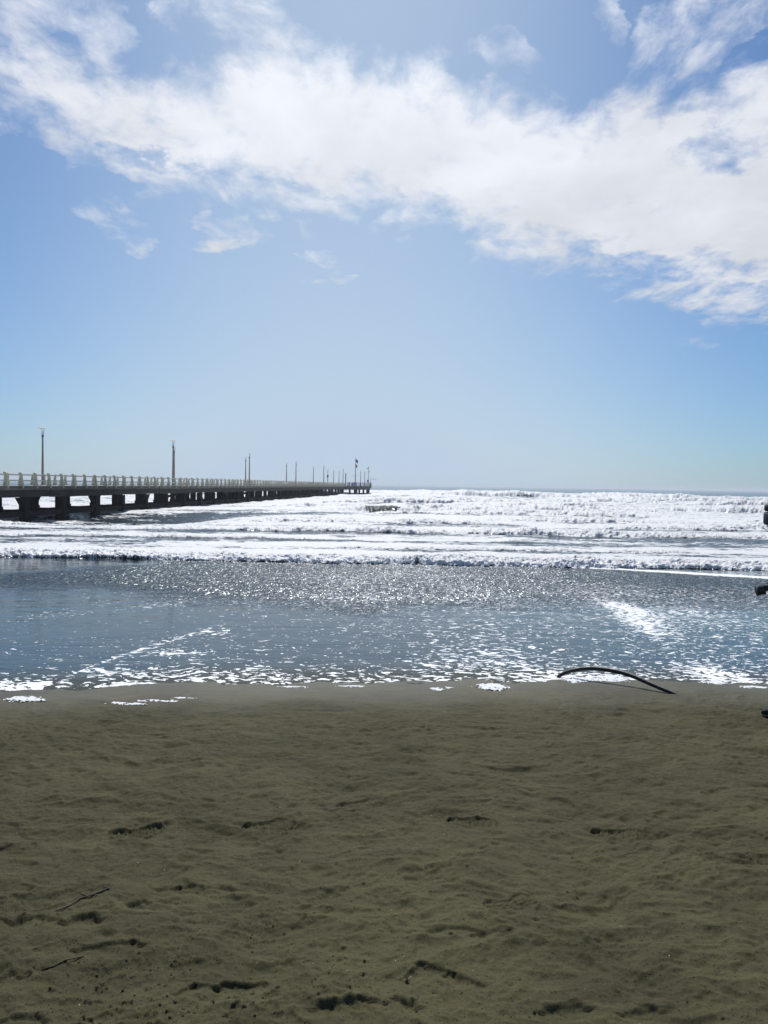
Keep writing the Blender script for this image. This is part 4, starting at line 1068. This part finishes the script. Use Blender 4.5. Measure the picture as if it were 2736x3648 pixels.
# ------------------------------------------------------------------ person at the right edge
def person():
    toe = ground(2722, 2581); gx, gy = toe[0], toe[1]; gz = sand_z(gx, gy)
    X0, Y0 = gx + .305, gy + .10
    root = tag(empty('person', (X0, Y0, gz)), 'person in black jacket and trousers standing at the right edge, facing left', 'person')
    Mj = simple('black_jacket', (.012, .013, .016), .85, var=.3, scale=20, bump=.004)
    Mt = simple('dark_trousers', (.015, .016, .020), .9, var=.3, scale=20, bump=.003)
    Ms = simple('skin', (.42, .26, .19), .55, var=.08, scale=30); Mb = simple('navy_nylon', (.008, .020, .055), .6, var=.3, scale=25)
    Mh = simple('dark_hair', (.02, .015, .012), .6, var=.3, scale=60)
    def skin(name, verts, edges, m_, parent, root_i=0, lv=2):
        me = bpy.data.meshes.new(name); me.from_pydata([v[:3] for v in verts], [], edges); me.materials.append(m_)
        o = bpy.data.objects.new(name, me); COL.objects.link(o)
        sk = o.modifiers.new('skin', 'SKIN'); sk.use_smooth_shade = True
        for i, v in enumerate(verts):
            r_ = v[3]; me.skin_vertices[0].data[i].radius = (r_, v[4] if len(v) > 4 else r_); me.skin_vertices[0].data[i].use_root = (i == root_i)
        ss = o.modifiers.new('sub', 'SUBSURF'); ss.levels = lv; ss.render_levels = lv
        o.parent = parent; return o
    # figure faces -X ; body continuous
    v = [(0, 0, .93, .10, .12), (0, 0, 1.08, .09, .11), (-.01, 0, 1.25, .10, .12), (0, 0, 1.38, .08, .11), (0, 0, 1.46, .07), (-.01, 0, 1.50, .062), (-.02, 0, 1.565, .092, .080), (-.02, 0, 1.66, .125, .108), (-.01, 0, 1.725, .085, .08),
         (.0, .085, .80, .065), (-.01, .10, .50, .060), (.02, .10, .12, .042), (.02, .10, .06, .045), (-.10, .11, .035, .030),
         (.0, -.085, .80, .065), (.03, -.10, .50, .060), (.07, -.10, .12, .042), (.07, -.10, .06, .045), (-.06, -.11, .035, .030),
         (.01, .17, 1.37, .045), (.04, .235, 1.12, .038), (-.03, .20, .96, .034), (-.05, .19, .92, .028),
         (.01, -.17, 1.37, .045), (.05, -.235, 1.12, .038), (-.03, -.20, .96, .034), (-.05, -.19, .92, .028)]
    e = [(0, 1), (1, 2), (2, 3), (3, 4), (4, 5), (5, 6), (6, 7), (7, 8), (0, 9), (9, 10), (10, 11), (11, 12), (12, 13), (0, 14), (14, 15), (15, 16), (16, 17), (17, 18), (3, 19), (19, 20), (20, 21), (21, 22), (3, 23), (23, 24), (24, 25), (25, 26)]
    skin('body', v, e, Ms, root)
    vj = [(0, 0, .86, .145, .175), (0, 0, 1.05, .135, .165), (-.01, 0, 1.25, .145, .18), (0, 0, 1.39, .12, .165), (0, 0, 1.485, .062), (.01, .20, 1.36, .072), (.04, .24, 1.12, .058), (-.02, .21, .965, .045), (.01, -.20, 1.36, .072), (.05, -.24, 1.12, .058), (-.02, -.21, .965, .045), (0, .12, 1.405, .085), (0, -.12, 1.405, .085)]
    skin('jacket', vj, [(0, 1), (1, 2), (2, 3), (3, 4), (3, 11), (11, 5), (5, 6), (6, 7), (3, 12), (12, 8), (8, 9), (9, 10)], Mj, root)
    vt = [(0, 0, .95, .12, .14), (.0, .085, .78, .098), (-.01, .10, .50, .076), (.02, .10, .09, .065), (.0, -.085, .78, .098), (.03, -.10, .50, .076), (.07, -.10, .09, .065)]
    skin('trousers', vt, [(0, 1), (1, 2), (2, 3), (0, 4), (4, 5), (5, 6)], Mt, root)
    for sx, sy in ((0.02, .10), (.07, -.10)):
        skin('shoe', [(sx + .05, sy, .045, .048), (sx - .04, sy, .050, .052), (sx - .16, sy, .030, .046, .030), (sx - .25, sy, .016, .022)], [(0, 1), (1, 2), (2, 3)], Mt, root)
    skin('hair', [(.035, 0, 1.57, .085), (.025, 0, 1.68, .125, .118), (-.015, 0, 1.74, .105, .10)], [(0, 1), (1, 2)], Mh, root)
    # face: nose, eyes, ears
    bm = BM(); bm_tube(bm, [(-.122, 0, 1.65), (-.156, 0, 1.612), (-.125, 0, 1.598)], [.008, .014, .010], 8); obj('nose', bm, Ms, root, True)
    for sy in (-.03, .03):
        bm = BM(); bmesh.ops.create_uvsphere(bm, u_segments=12, v_segments=8, radius=.010); bmesh.ops.translate(bm, verts=bm.verts, vec=(-.124, sy, 1.655)); obj('eye', bm, M_DARK, root, True)
    bm = BM(); bm_tube(bm, [(-.106, -.026, 1.565), (-.116, 0, 1.567), (-.106, .026, 1.565)], [.003, .008, .003], 8); obj('mouth', bm, simple('lips', (.34, .13, .11), .5), root, True)
    for sy in (-.11, .11):
        bm = BM(); bmesh.ops.create_uvsphere(bm, u_segments=12, v_segments=8, radius=.028); bmesh.ops.scale(bm, verts=bm.verts, vec=(.7, .35, 1)); bmesh.ops.translate(bm, verts=bm.verts, vec=(-.01, sy, 1.63)); obj('ear', bm, Ms, root, True)
    # hands
    for hx, hy, hz, sg in ((-.04, .19, .905, 1), (-.04, -.19, .90, -1)):
        vv = [(hx + .02, hy, hz, .026, .018), (hx - .03, hy, hz - .01, .034, .017), (hx - .065, hy, hz - .02, .034, .015)]; ee = [(0, 1), (1, 2)]
        for f_, (oz, ln_) in enumerate([(.026, .060), (.009, .072), (-.009, .068), (-.026, .052)]):
            i0 = len(vv)
            vv += [(hx - .075, hy, hz - .02 + oz, .0088), (hx - .075 - ln_ * .5, hy - sg * .012, hz - .022 + oz, .0085), (hx - .075 - ln_ * .7, hy - sg * .038, hz - .026 + oz, .0075)]
            ee += [(2, i0), (i0, i0 + 1), (i0 + 1, i0 + 2)]
        i0 = len(vv); vv += [(hx - .01, hy - sg * .022, hz + .030, .011), (hx - .045, hy - sg * .036, hz + .042, .009)]; ee += [(1, i0), (i0, i0 + 1)]
        skin('hand', vv, ee, Ms, root, 1, 2)
    # chest bag: own thing
    pb = at_depth(2723, 1838, Y0 - .02)
    rb = tag(empty('chest_bag', (pb.x, pb.y, pb.z)), 'dark blue bag with black flap on the chest of the person', 'bag')
    bm = BM(); bm_box(bm, .0, .17, -.09, .03, -.062, .028, .018); obj('pouch', bm, Mb, rb, True)
    bm = BM(); bm_box(bm, .004, .17, -.085, .025, .032, .078, .012); obj('flap', bm, Mj, rb, True)
    bm = BM(); bm_box(bm, .03, .10, -.08, .02, .028, .0325); obj('piping', bm, M_STEEL, rb)
    # camera held at the hip
    pc = at_depth(2696, 2098, Y0 - .14); d = Vector((1, .0, .10)).normalized()
    rc = tag(empty('photo_camera', pc, 0), 'black camera with flared lens hood pointing left at hip height', 'camera')
    rc.rotation_euler = (0, R(-8), 0)
    def lens(name, prof, m_):
        bm = BM(); bm_lathe(bm, prof, 24); bmesh.ops.rotate(bm, verts=bm.verts, cent=(0, 0, 0), matrix=Matrix.Rotation(R(90), 3, 'Y')); return obj(name, bm, m_, rc, True)
    Mg = simple('lens_hood_green_black', (.006, .014, .012), .5)
    lens('lens_hood', [(.036, 0), (.034, .004), (.030, .035), (.024, .042)], Mg).location = (0, 0, -.012)
    lens('lens_barrel', [(.022, .040), (.022, .12), (.026, .125), (.026, .17)], M_DARK)
    bm = BM(); bm_tube(bm, [(.048, 0, -.02), (.052, 0, -.043)], [.007, .010], 8); obj('knob', bm, M_DARK, rc, True)
    bm = BM(); bm_box(bm, .17, .23, -.06, .06, -.045, .045, .01); obj('camera_body', bm, M_DARK, rc, True)
    bm = BM(); bm_box(bm, .075, .16, -.012, .012, .0225, .036, .004); obj('focus_scale', bm, M_DARK, rc)
person()

# ------------------------------------------------------------------ haze
m_ = bpy.data.materials.new('haze_air'); m_.use_nodes = True; t_ = NT(m_.node_tree)
pv = t_.n('ShaderNodeVolumePrincipled'); pv.inputs['Color'].default_value = (.80, .88, .97, 1); pv.inputs['Density'].default_value = HAZE; pv.inputs['Anisotropy'].default_value = .3
oo = t_.n('ShaderNodeOutputMaterial'); t_.link(pv.outputs[0], oo.inputs['Volume'])
bm = BM(); bm_box(bm, -46000, 46000, -70, 8100, -14.5, 12.5); hz_ = obj('haze', bm, m_); tag(hz_, 'thin pale sea air', 'haze', kind='stuff')
